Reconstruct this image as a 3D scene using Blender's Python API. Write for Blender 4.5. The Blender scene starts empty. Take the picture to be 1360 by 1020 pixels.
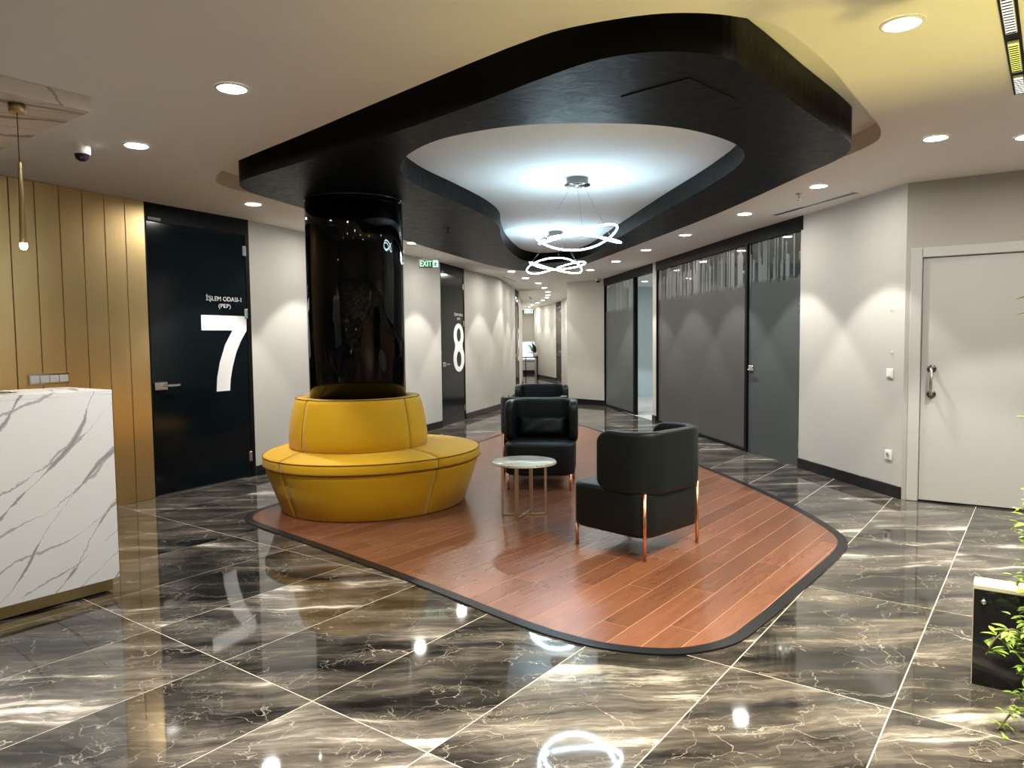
import bpy, bmesh, math, random
from mathutils import Vector, Matrix
from mathutils.geometry import tessellate_polygon
random.seed(7)
SC = bpy.context.scene
COL = SC.collection
PI = math.pi

# ------------------------------------------------------------------ camera
H = 1.367                                   # eye height in metres (0.6 m tiles give the scale)
F_PX, PITCH, ROLL = 962.4, 0.0596113, -0.011202
cp, sp = math.cos(PITCH), math.sin(PITCH)
fwd = Vector((0, cp, -sp)); up0 = Vector((0, sp, cp)); right0 = Vector((1, 0, 0))
cr, sr = math.cos(ROLL), math.sin(ROLL)
cam_r = right0*cr + up0*sr
cam_u = up0*cr - right0*sr
cd = bpy.data.cameras.new('camera'); cam = bpy.data.objects.new('camera', cd); COL.objects.link(cam)
cd.sensor_fit = 'HORIZONTAL'; cd.sensor_width = 36.0; cd.lens = 36.0*F_PX/1360.0
cd.clip_start = 0.05; cd.clip_end = 200
m = Matrix((cam_r, cam_u, -fwd)).transposed().to_4x4(); m.translation = Vector((0, 0, H))
cam.matrix_world = m
SC.camera = cam

# ------------------------------------------------------------------ world, exposure
w = bpy.data.worlds.new('world'); SC.world = w; w.use_nodes = True
w.node_tree.nodes['Background'].inputs[0].default_value = (0.6, 0.62, 0.65, 1)
w.node_tree.nodes['Background'].inputs[1].default_value = 0.02
SC.view_settings.view_transform = 'Standard'
SC.view_settings.look = 'None'
SC.view_settings.gamma = 1.0
SC.view_settings.use_curve_mapping = False
SC.view_settings.exposure = 2.13
SPOT_W = 25.5          # each downlight's beam
DISC_E = 80.0          # each downlight's visible lens
RING_E = 14.5          # chandelier light strip
WARM = (1.0, 0.96, 0.915)
try:
    SC.cycles.use_denoising = True
    SC.cycles.max_bounces = 8
    SC.cycles.diffuse_bounces = 5
    SC.cycles.glossy_bounces = 5
    SC.cycles.transmission_bounces = 6
    SC.cycles.sample_clamp_indirect = 4.0
    SC.cycles.caustics_reflective = False
    SC.cycles.caustics_refractive = False
except Exception:
    pass

# ------------------------------------------------------------------ material helpers
class NT:
    def __init__(s, mat):
        mat.use_nodes = True; s.t = mat.node_tree; s.bsdf = s.t.nodes.get('Principled BSDF'); s.out = s.t.nodes.get('Material Output')
    def n(s, typ, **kw):
        nd = s.t.nodes.new(typ)
        for k, v in kw.items():
            if k.startswith('i_'):
                key = k[2:]
                key = int(key) if key.isdigit() else key
                nd.inputs[key].default_value = v
            else: setattr(nd, k, v)
        return nd
    def l(s, a, b): s.t.links.new(a, b)
    def math(s, op, a, b=None, clamp=False):
        nd = s.t.nodes.new('ShaderNodeMath'); nd.operation = op; nd.use_clamp = clamp
        for i, v in enumerate((a, b)):
            if v is None: continue
            if isinstance(v, (int, float)): nd.inputs[i].default_value = v
            else: s.l(v, nd.inputs[i])
        return nd.outputs[0]
    def ramp(s, fac, stops, interp='LINEAR'):
        nd = s.t.nodes.new('ShaderNodeValToRGB'); nd.color_ramp.interpolation = interp
        e = nd.color_ramp.elements
        while len(e) < len(stops): e.new(0.5)
        for el, (p, c) in zip(e, stops):
            el.position = p
            el.color = (c, c, c, 1) if isinstance(c, (int, float)) else (*c, 1)
        s.l(fac, nd.inputs[0]); return nd.outputs[0]
    def mix(s, fac, a, b, mode='MIX'):
        nd = s.t.nodes.new('ShaderNodeMix'); nd.data_type = 'RGBA'; nd.blend_type = mode
        for i, v in ((0, fac), (6, a), (7, b)):
            if isinstance(v, (int, float)): nd.inputs[i].default_value = v
            elif isinstance(v, tuple): nd.inputs[i].default_value = (*v, 1) if len(v) == 3 else v
            else: s.l(v, nd.inputs[i])
        return nd.outputs[2]
    def coords(s, kind='Object', scale=(1, 1, 1), rot=(0, 0, 0), loc=(0, 0, 0)):
        tc = s.t.nodes.new('ShaderNodeTexCoord'); mp = s.t.nodes.new('ShaderNodeMapping')
        mp.inputs['Scale'].default_value = scale; mp.inputs['Rotation'].default_value = rot; mp.inputs['Location'].default_value = loc
        s.l(tc.outputs[kind], mp.inputs[0]); return mp.outputs[0]
    def noise(s, vec, scale, detail=4, rough=0.5, dist=0.0):
        nd = s.n('ShaderNodeTexNoise'); nd.inputs['Scale'].default_value = scale; nd.inputs['Detail'].default_value = detail
        nd.inputs['Roughness'].default_value = rough; nd.inputs['Distortion'].default_value = dist
        s.l(vec, nd.inputs['Vector']); return nd.outputs['Fac']
    def bump(s, h, strength, dist=0.01):
        b = s.n('ShaderNodeBump'); b.inputs['Strength'].default_value = strength; b.inputs['Distance'].default_value = dist
        s.l(h, b.inputs['Height']); s.l(b.outputs[0], s.bsdf.inputs['Normal'])

def mat(name, color, rough=0.5, metal=0.0, spec=0.5, var=0.06, vscale=6.0, bump=0.0, bscale=60.0, coat=0.0, sheen=0.0, stretch=(1, 1, 1)):
    mt = bpy.data.materials.new(name); t = NT(mt); b = t.bsdf
    b.inputs['Roughness'].default_value = rough; b.inputs['Metallic'].default_value = metal
    b.inputs['Specular IOR Level'].default_value = spec
    b.inputs['Coat Weight'].default_value = coat; b.inputs['Coat Roughness'].default_value = 0.05
    b.inputs['Sheen Weight'].default_value = sheen
    v = t.coords(scale=stretch)
    f = t.noise(v, vscale, 3)
    lo = tuple(c*(1-var) for c in color); hi = tuple(min(1, c*(1+var)) for c in color)
    t.l(t.mix(f, lo, hi), b.inputs['Base Color'])
    if bump: t.bump(t.noise(v, bscale, 3), bump)
    return mt

def emat(name, color, strength):
    mt = bpy.data.materials.new(name); t = NT(mt)
    t.bsdf.inputs['Base Color'].default_value = (0.8, 0.8, 0.8, 1)
    t.bsdf.inputs['Emission Color'].default_value = (*color, 1)
    t.bsdf.inputs['Emission Strength'].default_value = strength
    return mt

M = {}
M['ceiling'] = mat('ceiling_paint', (0.90, 0.885, 0.86), 0.75, var=0.02, vscale=1.5)
M['wall'] = mat('wallpaper', (0.51, 0.49, 0.445), 0.7, var=0.035, vscale=3, bump=0.12, bscale=180, stretch=(1, 1, 0.3))
M['wall_dark'] = mat('taupe_paint', (0.42, 0.39, 0.345), 0.7, var=0.03)
M['room_blue'] = mat('pale_blue_paint', (0.55, 0.66, 0.70), 0.7, var=0.03)
M['black_base'] = mat('black_skirting', (0.008, 0.008, 0.009), 0.25, var=0.1)
M['black_metal'] = mat('black_frame', (0.004, 0.004, 0.0045), 0.5, var=0.1, spec=0.12)
M['black_glass'] = mat('black_door_glass', (0.003, 0.006, 0.008), 0.14, var=0.2, vscale=2, spec=0.3)
M['chrome'] = mat('brushed_steel', (0.75, 0.74, 0.72), 0.22, 1.0, var=0.05)
M['steel_dull'] = mat('dull_steel', (0.22, 0.22, 0.22), 0.6, 0.6, var=0.05)
M['chrome_dark'] = mat('dark_chrome', (0.20, 0.17, 0.16), 0.18, 1.0, var=0.05)
M['white_vinyl'] = mat('white_lettering', (0.85, 0.85, 0.85), 0.5, var=0.02)
M['white_plastic'] = mat('white_plastic', (0.82, 0.82, 0.80), 0.35, var=0.02)
M['door_white'] = mat('white_lacquer_door', (0.51, 0.505, 0.475), 0.4, var=0.02)
M['yellow'] = mat('mustard_velvet', (0.60, 0.335, 0.003), 0.65, var=0.08, vscale=5, bump=0.05, bscale=220, sheen=0.12, spec=0.25)
M['yellow_pipe'] = mat('mustard_piping', (0.16, 0.065, 0.006), 0.7, var=0.1)
M['leather'] = mat('dark_green_leather', (0.0055, 0.0080, 0.0092), 0.40, var=0.15, vscale=12, bump=0.06, bscale=240, spec=0.22)
M['copper'] = mat('copper_metal', (0.80, 0.38, 0.24), 0.25, 1.0, var=0.05)
M['brass'] = mat('satin_brass', (0.55, 0.43, 0.22), 0.3, 1.0, var=0.06)
M['brass_pale'] = mat('pale_brass', (0.62, 0.54, 0.36), 0.32, 1.0, var=0.06)
M['grout'] = mat('cream_grout', (0.62, 0.55, 0.45), 0.7, var=0.1)
M['grey_floor'] = mat('light_grey_floor', (0.55, 0.55, 0.53), 0.3, var=0.05)
M['border'] = mat('black_border_strip', (0.006, 0.006, 0.007), 0.35, var=0.2, vscale=8, spec=0.25)
M['leaf'] = mat('bright_leaf', (0.16, 0.26, 0.025), 0.45, var=0.5, vscale=12)
M['leaf_dark'] = mat('dark_leaf', (0.035, 0.09, 0.02), 0.45, var=0.4, vscale=9)
M['stem'] = mat('green_brown_stem', (0.10, 0.08, 0.03), 0.7, var=0.3)
M['cream'] = mat('cream_lacquer', (0.75, 0.68, 0.50), 0.4, var=0.03)
M['dome'] = mat('smoked_dome', (0.01, 0.01, 0.014), 0.08, var=0.1)
M['rubber'] = mat('black_rubber', (0.02, 0.02, 0.02), 0.7, var=0.1)
M['inner_ceiling'] = mat('white_cove_paint', (0.80, 0.82, 0.82), 0.8, var=0.015)
M['lens'] = emat('downlight_lens', (1.0, 0.96, 0.90), DISC_E)
M['ring'] = emat('led_strip', (0.60, 0.86, 1.0), RING_E)
M['tip'] = emat('pendant_tip', (1.0, 0.85, 0.55), 9.0)
M['exit_green'] = emat('lit_green', (0.04, 0.85, 0.28), 0.36)
M['exit_dark'] = mat('exit_dark_green', (0.004, 0.05, 0.025), 0.3, var=0.1)
M['exit_white'] = emat('lit_pale_green', (0.40, 0.95, 0.60), 0.20)
M['day'] = emat('daylit_window', (0.62, 0.80, 1.0), 0.20)
M['track_led'] = emat('track_led', (1.0, 0.95, 0.80), 0.55)
M['leaf_tint'] = emat('track_led_leaf_tint', (0.85, 0.92, 0.06), 0.30)  # yellow reflection of the leaves put into the lamp colour

def mk_gold():
    mt = bpy.data.materials.new('brushed_gold_panel'); t = NT(mt); b = t.bsdf
    b.inputs['Metallic'].default_value = 1.0
    v = t.coords(scale=(60, 60, 0.6)); f = t.noise(v, 4, 3)
    t.l(t.mix(f, (0.78, 0.56, 0.26), (0.85, 0.63, 0.31)), b.inputs['Base Color'])
    t.l(t.math('ADD', t.math('MULTIPLY', f, 0.08), 0.36), b.inputs['Roughness'])
    return mt
M['gold'] = mk_gold()

def mk_column():
    mt = bpy.data.materials.new('black_lacquer'); t = NT(mt); b = t.bsdf
    b.inputs['Base Color'].default_value = (0.002, 0.002, 0.0025, 1); b.inputs['Roughness'].default_value = 0.05
    b.inputs['Specular IOR Level'].default_value = 0.25
    t.l(t.math("ADD", t.math("MULTIPLY", t.noise(t.coords(scale=(3, 3, 0.3)), 6, 2), 0.03), 0.03), b.inputs["Roughness"])
    return mt
M['lacquer'] = mk_column()

def mk_black_plaster():
    mt = bpy.data.materials.new('black_trowelled_paint'); t = NT(mt); b = t.bsdf
    v = t.coords(scale=(1, 1, 1)); f = t.noise(v, 7, 6, 0.6, 2.2)
    t.l(t.mix(f, (0.0018, 0.002, 0.0022), (0.005, 0.0054, 0.0058)), b.inputs['Base Color'])
    t.l(t.math('ADD', t.math('MULTIPLY', f, 0.30), 0.28), b.inputs['Roughness'])
    t.bump(f, 0.25, 0.01); b.inputs['Specular IOR Level'].default_value = 0.08
    return mt
M['plaster'] = mk_black_plaster()

def mk_floor_marble():
    mt = bpy.data.materials.new('dark_brown_polished_marble'); t = NT(mt); b = t.bsdf
    tc = t.n('ShaderNodeTexCoord'); oi = t.n('ShaderNodeObjectInfo')
    rnd = t.n('ShaderNodeCombineXYZ')
    t.l(t.math('MULTIPLY', oi.outputs['Random'], 37.0), rnd.inputs[0]); t.l(t.math('MULTIPLY', oi.outputs['Random'], 91.0), rnd.inputs[1])
    add = t.n('ShaderNodeVectorMath', operation='ADD'); 
    rot = t.n('ShaderNodeMapping'); rot.inputs['Rotation'].default_value = (0, 0, math.radians(53.5 - 3))
    t.l(tc.outputs['Object'], rot.inputs[0]); t.l(rot.outputs[0], add.inputs[0]); t.l(rnd.outputs[0], add.inputs[1])
    V = add.outputs[0]
    # slow warp, then strongly stretched along the vein direction
    wn = t.n('ShaderNodeTexNoise'); wn.inputs['Scale'].default_value = 2.2; wn.inputs['Detail'].default_value = 4; t.l(V, wn.inputs['Vector'])
    ws = t.n('ShaderNodeVectorMath', operation='MULTIPLY'); ws.inputs[1].default_value = (0.10, 0.16, 0); t.l(wn.outputs['Color'], ws.inputs[0])
    wa = t.n('ShaderNodeVectorMath', operation='ADD'); t.l(V, wa.inputs[0]); t.l(ws.outputs[0], wa.inputs[1])
    mp = t.n('ShaderNodeMapping'); mp.inputs['Scale'].default_value = (0.60, 4.2, 1); t.l(wa.outputs[0], mp.inputs[0])
    S = mp.outputs[0]
    band = t.noise(S, 1.15, 9, 0.68, 0.35)
    fine = t.noise(S, 9.0, 6, 0.65, 0.4)
    base = t.ramp(band, [(0.0, (0.006, 0.006, 0.006)), (0.38, (0.016, 0.015, 0.014)), (0.46, (0.055, 0.047, 0.039)), (0.55, (0.105, 0.088, 0.069)), (0.60, (0.17, 0.148, 0.118)), (0.665, (0.64, 0.57, 0.46)), (1.0, (0.86, 0.79, 0.66))])
    base = t.mix(0.75, base, t.ramp(fine, [(0.30, 0.28), (0.5, 0.55), (0.72, 0.95)]), 'OVERLAY')
    # thin cream cracks
    vo = t.n('ShaderNodeTexVoronoi', feature='DISTANCE_TO_EDGE'); vo.inputs['Scale'].default_value = 4.2
    w2 = t.n('ShaderNodeTexNoise'); w2.inputs['Scale'].default_value = 7; w2.inputs['Detail'].default_value = 8; t.l(V, w2.inputs['Vector'])
    w2s = t.n('ShaderNodeVectorMath', operation='MULTIPLY'); w2s.inputs[1].default_value = (0.30, 0.30, 0); t.l(w2.outputs['Color'], w2s.inputs[0])
    w2a = t.n('ShaderNodeVectorMath', operation='ADD'); t.l(V, w2a.inputs[0]); t.l(w2s.outputs[0], w2a.inputs[1])
    mp2 = t.n('ShaderNodeMapping'); mp2.inputs['Scale'].default_value = (0.7, 1.6, 1); t.l(w2a.outputs[0], mp2.inputs[0])
    t.l(mp2.outputs[0], vo.inputs['Vector'])
    crack = t.ramp(vo.outputs['Distance'], [(0.0, 0.85), (0.003, 0.5), (0.009, 0.0)])
    gate = t.ramp(t.noise(V, 3.4, 3), [(0.42, 0.0), (0.60, 1.0)])
    vo2 = t.n('ShaderNodeTexVoronoi', feature='DISTANCE_TO_EDGE'); vo2.inputs['Scale'].default_value = 11.0; t.l(mp2.outputs[0], vo2.inputs['Vector'])
    crack2 = t.math('MULTIPLY', t.ramp(vo2.outputs['Distance'], [(0.0, 0.8), (0.006, 0.4), (0.02, 0.0)]), t.ramp(t.noise(V, 5.0, 3), [(0.50, 0.0), (0.66, 0.75)]))
    cf = t.math('MAXIMUM', t.math('MULTIPLY', t.math('MULTIPLY', crack, gate), 0.55), t.math('MULTIPLY', crack2, 0.6))
    patch = t.ramp(t.noise(V, 1.5, 4, 0.55, 0.6), [(0.34, 0.25), (0.50, 0.72), (0.66, 1.15)])
    base = t.mix(1.0, base, patch, 'MULTIPLY')
    col = t.mix(cf, base, (0.72, 0.62, 0.48))
    hs = t.n('ShaderNodeHueSaturation'); hs.inputs['Saturation'].default_value = 0.78; t.l(col, hs.inputs['Color']); t.l(hs.outputs[0], b.inputs['Base Color'])
    b.inputs['Roughness'].default_value = 0.045
    b.inputs['Specular IOR Level'].default_value = 0.55
    return mt
M['marble_floor'] = mk_floor_marble()

def mk_white_marble(name, ang, scale=1.0, base=(0.80, 0.805, 0.81), plane='XZ'):
    mt = bpy.data.materials.new(name); t = NT(mt); b = t.bsdf
    tc = t.n('ShaderNodeTexCoord')
    rot = t.n('ShaderNodeMapping')
    rot.inputs['Rotation'].default_value = (0, ang, 0) if plane == 'XZ' else (0, 0, ang)
    rot.inputs['Scale'].default_value = (scale, scale, scale)
    t.l(tc.outputs['Object'], rot.inputs[0]); V = rot.outputs[0]
    def veins(freq, wander, wob, lo, hi, off):
        sx = t.n('ShaderNodeSeparateXYZ'); t.l(V, sx.inputs[0])
        ax = sx.outputs[2] if plane == 'XZ' else sx.outputs[1]
        mo = t.n('ShaderNodeMapping'); mo.inputs['Location'].default_value = (off, off*1.7, off*0.6); mo.inputs['Scale'].default_value = (0.7, 1, 1); t.l(V, mo.inputs[0])
        big = t.noise(mo.outputs[0], 1.3, 1, 0.4); small = t.noise(mo.outputs[0], 9.0, 6, 0.65, 0.4)
        q = t.math('ADD', t.math('ADD', t.math('MULTIPLY', ax, freq), t.math('MULTIPLY', big, wander)), t.math('MULTIPLY', small, wob))
        d = t.math('ABSOLUTE', t.math('SUBTRACT', t.math('FRACT', q), 0.5))
        wdt = t.math('ADD', t.math('MULTIPLY', t.ramp(t.noise(mo.outputs[0], 3.1, 3), [(0.40, 0.0), (0.62, 1.0)]), hi), lo)
        return t.math('SUBTRACT', 1.0, t.math('DIVIDE', d, wdt), True)
    f = t.math('MAXIMUM', t.math('MULTIPLY', t.ramp(veins(3.3, 2.6, 0.20, 0.006, 0.10, 3.0), [(0.0, 0.0), (0.25, 0.65), (1.0, 0.9)]), 0.85),
               t.math('MULTIPLY', t.ramp(veins(5.5, 5.0, 0.45, 0.004, 0.060, 11.0), [(0.0, 0.0), (0.4, 0.6), (1.0, 0.8)]), 0.75))
    grey = t.mix(t.noise(V, 14, 4), (0.075, 0.07, 0.068), (0.24, 0.225, 0.21))
    t.l(t.mix(f, base, grey), b.inputs['Base Color'])
    b.inputs['Roughness'].default_value = 0.16
    return mt
M['marble_white'] = mk_white_marble('white_veined_marble', math.radians(38), 1.0)
M['marble_panel'] = mk_white_marble('ceiling_marble_panel', math.radians(20), 1.0, (0.80, 0.75, 0.70), 'XY')
M['marble_table'] = mk_white_marble('pale_green_marble', math.radians(10), 5.0, (0.66, 0.68, 0.60), 'XY')

def mk_wood():
    mt = bpy.data.materials.new('reddish_wood_plank'); t = NT(mt); b = t.bsdf
    oi = t.n('ShaderNodeObjectInfo'); tc = t.n('ShaderNodeTexCoord')
    cmb = t.n('ShaderNodeCombineXYZ'); t.l(t.math('MULTIPLY', oi.outputs['Random'], 53.0), cmb.inputs[0]); t.l(t.math('MULTIPLY', oi.outputs['Random'], 17.0), cmb.inputs[1])
    add = t.n('ShaderNodeVectorMath', operation='ADD'); t.l(tc.outputs['Object'], add.inputs[0]); t.l(cmb.outputs[0], add.inputs[1])
    mp = t.n('ShaderNodeMapping'); mp.inputs['Scale'].default_value = (1.4, 15, 1); t.l(add.outputs[0], mp.inputs[0])
    g = t.noise(mp.outputs[0], 1.6, 4, 0.5, 0.6)
    mp2 = t.n('ShaderNodeMapping'); mp2.inputs['Scale'].default_value = (3, 10, 1); t.l(add.outputs[0], mp2.inputs[0])
    g2 = t.noise(mp2.outputs[0], 2.0, 4, 0.55, 2.0)
    c = t.ramp(g, [(0.15, (0.092, 0.034, 0.017)), (0.5, (0.142, 0.055, 0.029)), (0.85, (0.18, 0.074, 0.041))])
    c = t.mix(t.ramp(g2, [(0.35, 0.0), (0.7, 0.35)]), c, (0.20, 0.085, 0.047))
    tone = t.math('ADD', t.math('MULTIPLY', oi.outputs['Random'], 0.35), 0.82)
    c = t.mix(1.0, c, tone, 'MULTIPLY')
    t.l(c, b.inputs['Base Color'])
    b.inputs['Roughness'].default_value = 0.27
    b.inputs['Specular IOR Level'].default_value = 0.45
    return mt
M['wood'] = mk_wood()
M['wood_gap'] = mat('pale_plank_joint', (0.36, 0.20, 0.12), 0.6, var=0.1)

def mk_frost(name, tint, zlo, zhi, dens, seed):
    """grey glass, frosted below a ragged line and in vertical bars above it (x along the pane, z up)"""
    mt = bpy.data.materials.new(name); t = NT(mt); b = t.bsdf
    tc = t.n('ShaderNodeTexCoord'); sx = t.n('ShaderNodeSeparateXYZ'); t.l(tc.outputs['Object'], sx.inputs[0])
    cell = t.math('FLOOR', t.math('MULTIPLY', sx.outputs[0], dens))
    def wn(o):
        nd = t.n('ShaderNodeTexWhiteNoise', noise_dimensions='1D'); t.l(t.math('ADD', cell, seed+o), nd.inputs['W']); return nd.outputs['Value']
    low = t.math('LESS_THAN', sx.outputs[2], t.math('ADD', t.math('MULTIPLY', wn(0.37), 0.07), zlo))
    on = t.math('GREATER_THAN', wn(11.1), 0.42)
    high = t.math('LESS_THAN', sx.outputs[2], t.math('ADD', t.math('MULTIPLY', wn(29.9), 0.42), zhi))
    bar = t.math('MULTIPLY', on, high)
    msk = t.math('MAXIMUM', low, bar)
    frost = t.n('ShaderNodeBsdfPrincipled'); frost.inputs['Base Color'].default_value = (*tint, 1); frost.inputs['Roughness'].default_value = 0.30; frost.inputs['Specular IOR Level'].default_value = 0.5
    t.l(t.mix(low, tuple(min(1, c*2.3) for c in tint), tint), frost.inputs['Base Color'])
    tl = t.n('ShaderNodeBsdfTranslucent'); tl.inputs[0].default_value = (*[min(1,c*3.2) for c in tint], 1)
    ms = t.n('ShaderNodeMixShader'); ms.inputs[0].default_value = 0.35; t.l(frost.outputs[0], ms.inputs[1]); t.l(tl.outputs[0], ms.inputs[2])
    b.inputs['Base Color'].default_value = (0.80, 0.84, 0.82, 1); b.inputs['Transmission Weight'].default_value = 1.0; b.inputs['Roughness'].default_value = 0.02
    b.inputs['IOR'].default_value = 1.35
    mm = t.n('ShaderNodeMixShader'); t.l(msk, mm.inputs[0]); t.l(b.outputs[0], mm.inputs[1]); t.l(ms.outputs[0], mm.inputs[2])
    t.l(mm.outputs[0], t.out.inputs[0])
    return mt
M['frost_a'] = mk_frost('frosted_grey_glass', (0.12, 0.12, 0.115), 1.97, 2.26, 42, 3)
M['frost_b'] = mk_frost('frosted_door_glass', (0.112, 0.125, 0.125), 1.98, 2.18, 40, 57)
M['frost_c'] = mk_frost('frosted_far_glass', (0.135, 0.15, 0.145), 1.90, 2.25, 40, 91)

# ------------------------------------------------------------------ mesh helpers
def link(name, me, material=None, parent=None, smooth=False):
    o = bpy.data.objects.new(name, me); COL.objects.link(o)
    if material is not None and not me.materials: me.materials.append(M[material] if isinstance(material, str) else material)
    if parent is not None: o.parent = parent
    if smooth:
        for p in me.polygons: p.use_smooth = True
    return o
def mesh(name, verts, faces, material, parent=None, smooth=False):
    me = bpy.data.meshes.new(name); me.from_pydata([tuple(v) for v in verts], [], faces); 
    bm = bmesh.new(); bm.from_mesh(me); bmesh.ops.recalc_face_normals(bm, faces=bm.faces); bm.to_mesh(me); bm.free()
    me.update(); return link(name, me, material, parent, smooth)
def tag(o, label=None, cat=None, group=None, kind=None):
    if label: o['label'] = label
    if cat: o['category'] = cat
    if group: o['group'] = group
    if kind: o['kind'] = kind
    return o
def empty(name, loc=(0, 0, 0), rz=0.0, label=None, cat=None, group=None, kind=None):
    o = bpy.data.objects.new(name, None); COL.objects.link(o); o.location = loc; o.rotation_euler = (0, 0, rz); o.empty_display_size = 0.1
    return tag(o, label, cat, group, kind)
def box_me(name, x0, x1, y0, y1, z0, z1, bevel=0.0, segs=2, vert_r=0.0, vsegs=6):
    bm = bmesh.new()
    vs = [bm.verts.new(p) for p in ((x0, y0, z0), (x1, y0, z0), (x1, y1, z0), (x0, y1, z0), (x0, y0, z1), (x1, y0, z1), (x1, y1, z1), (x0, y1, z1))]
    for f in ((0, 3, 2, 1), (4, 5, 6, 7), (0, 1, 5, 4), (1, 2, 6, 5), (2, 3, 7, 6), (3, 0, 4, 7)): bm.faces.new([vs[i] for i in f])
    if vert_r > 0:
        ed = [e for e in bm.edges if abs(e.verts[0].co.z-e.verts[1].co.z) > 1e-6]
        bmesh.ops.bevel(bm, geom=ed, offset=vert_r, segments=vsegs, profile=0.5, affect='EDGES')
    if bevel > 0:
        ed = [e for e in bm.edges if vert_r == 0 or abs(e.verts[0].co.z-e.verts[1].co.z) < 1e-6]
        bmesh.ops.bevel(bm, geom=ed, offset=bevel, segments=segs, profile=0.5, affect='EDGES')
    me = bpy.data.meshes.new(name); bm.to_mesh(me); bm.free(); return me
def box(name, x0, x1, y0, y1, z0, z1, material, parent=None, bevel=0.0, segs=2, vert_r=0.0, vsegs=6, smooth=False):
    return link(name, box_me(name, x0, x1, y0, y1, z0, z1, bevel, segs, vert_r, vsegs), material, parent, smooth)
def lathe(name, prof, segs, material, parent=None, loc=(0, 0, 0), smooth=True, cap=True):
    vs, fs = [], []
    for r, z in prof:
        for k in range(segs):
            a = 2*PI*k/segs; vs.append((r*math.cos(a), r*math.sin(a), z))
    n = len(prof)
    for i in range(n-1):
        for k in range(segs):
            k2 = (k+1) % segs; fs.append((i*segs+k, i*segs+k2, (i+1)*segs+k2, (i+1)*segs+k))
    if cap:
        if prof[0][0] > 1e-4: fs.append(tuple(range(segs-1, -1, -1)))
        if prof[-1][0] > 1e-4: fs.append(tuple((n-1)*segs+k for k in range(segs)))
    o = mesh(name, vs, fs, material, parent, False)
    if smooth:
        for p in o.data.polygons: p.use_smooth = len(p.vertices) == 4
    o.location = loc; return o
def tube(name, pts, r, material, parent=None, segs=8, closed=False, smooth=True, flat=None):
    pts = [Vector(p) for p in pts]; n = len(pts); vs, fs = [], []
    for i, p in enumerate(pts):
        a = pts[(i-1) % n] if (closed or i > 0) else p; b = pts[(i+1) % n] if (closed or i < n-1) else p
        t = (b-a).normalized(); ref = Vector((0, 0, 1)) if abs(t.z) < 0.9 else Vector((1, 0, 0))
        s = t.cross(ref).normalized(); u = s.cross(t).normalized()
        ri = r[i] if isinstance(r, (list, tuple)) else r
        for k in range(segs):
            an = 2*PI*k/segs
            if flat: vs.append(p + s*(math.cos(an)*flat[0]) + u*(math.sin(an)*flat[1]))
            else: vs.append(p + s*(math.cos(an)*ri) + u*(math.sin(an)*ri))
    for i in range(n if closed else n-1):
        j = (i+1) % n
        for k in range(segs):
            k2 = (k+1) % segs; fs.append((i*segs+k, i*segs+k2, j*segs+k2, j*segs+k))
    if not closed:
        fs.append(tuple(range(segs-1, -1, -1))); fs.append(tuple((n-1)*segs+k for k in range(segs)))
    o = mesh(name, vs, fs, material, parent)
    if smooth:
        for p in o.data.polygons: p.use_smooth = len(p.vertices) == 4
    return o
def catmull(pts, n=6, closed=True):
    P = [Vector(p) for p in pts]; out = []; N = len(P)
    for i in range(N if closed else N-1):
        p0, p1, p2, p3 = P[(i-1) % N] if closed or i > 0 else P[i], P[i], P[(i+1) % N], P[(i+2) % N] if closed or i < N-2 else P[(i+1) % N]
        t0 = 0; t1 = t0+max(1e-6, (p1-p0).length)**0.5; t2 = t1+max(1e-6, (p2-p1).length)**0.5; t3 = t2+max(1e-6, (p3-p2).length)**0.5
        for k in range(n):
            t = t1+(t2-t1)*k/n
            a1 = p0*((t1-t)/(t1-t0))+p1*((t-t0)/(t1-t0)); a2 = p1*((t2-t)/(t2-t1))+p2*((t-t1)/(t2-t1)); a3 = p2*((t3-t)/(t3-t2))+p3*((t-t2)/(t3-t2))
            b1 = a1*((t2-t)/(t2-t0))+a2*((t-t0)/(t2-t0)); b2 = a2*((t3-t)/(t3-t1))+a3*((t-t1)/(t3-t1))
            out.append(b1*((t2-t)/(t2-t1))+b2*((t-t1)/(t2-t1)))
    if not closed: out.append(P[-1])
    return out
def poly_holes(loops, z):
    """flat polygon with holes -> verts, tri faces"""
    L = [[Vector((p[0], p[1], 0)) for p in lp] for lp in loops]
    vs = [(p[0], p[1], z) for lp in L for p in lp]
    return vs, [tuple(t) for t in tessellate_polygon(L)]
def skirt(loop, z0, z1, base=0):
    n = len(loop); vs = [(p[0], p[1], z0) for p in loop]+[(p[0], p[1], z1) for p in loop]
    return vs, [(base+i, base+(i+1) % n, base+n+(i+1) % n, base+n+i) for i in range(n)]
def offset_loop(loop, d):
    n = len(loop); out = []
    area = sum(loop[i][0]*loop[(i+1) % n][1]-loop[(i+1) % n][0]*loop[i][1] for i in range(n)); s = 1 if area > 0 else -1
    for i in range(n):
        a, b = Vector(loop[i-1][:2]), Vector(loop[(i+1) % n][:2]); t = (b-a).normalized(); nn = Vector((t.y, -t.x))*s
        out.append(Vector(loop[i][:2])+nn*d)
    return out
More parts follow.
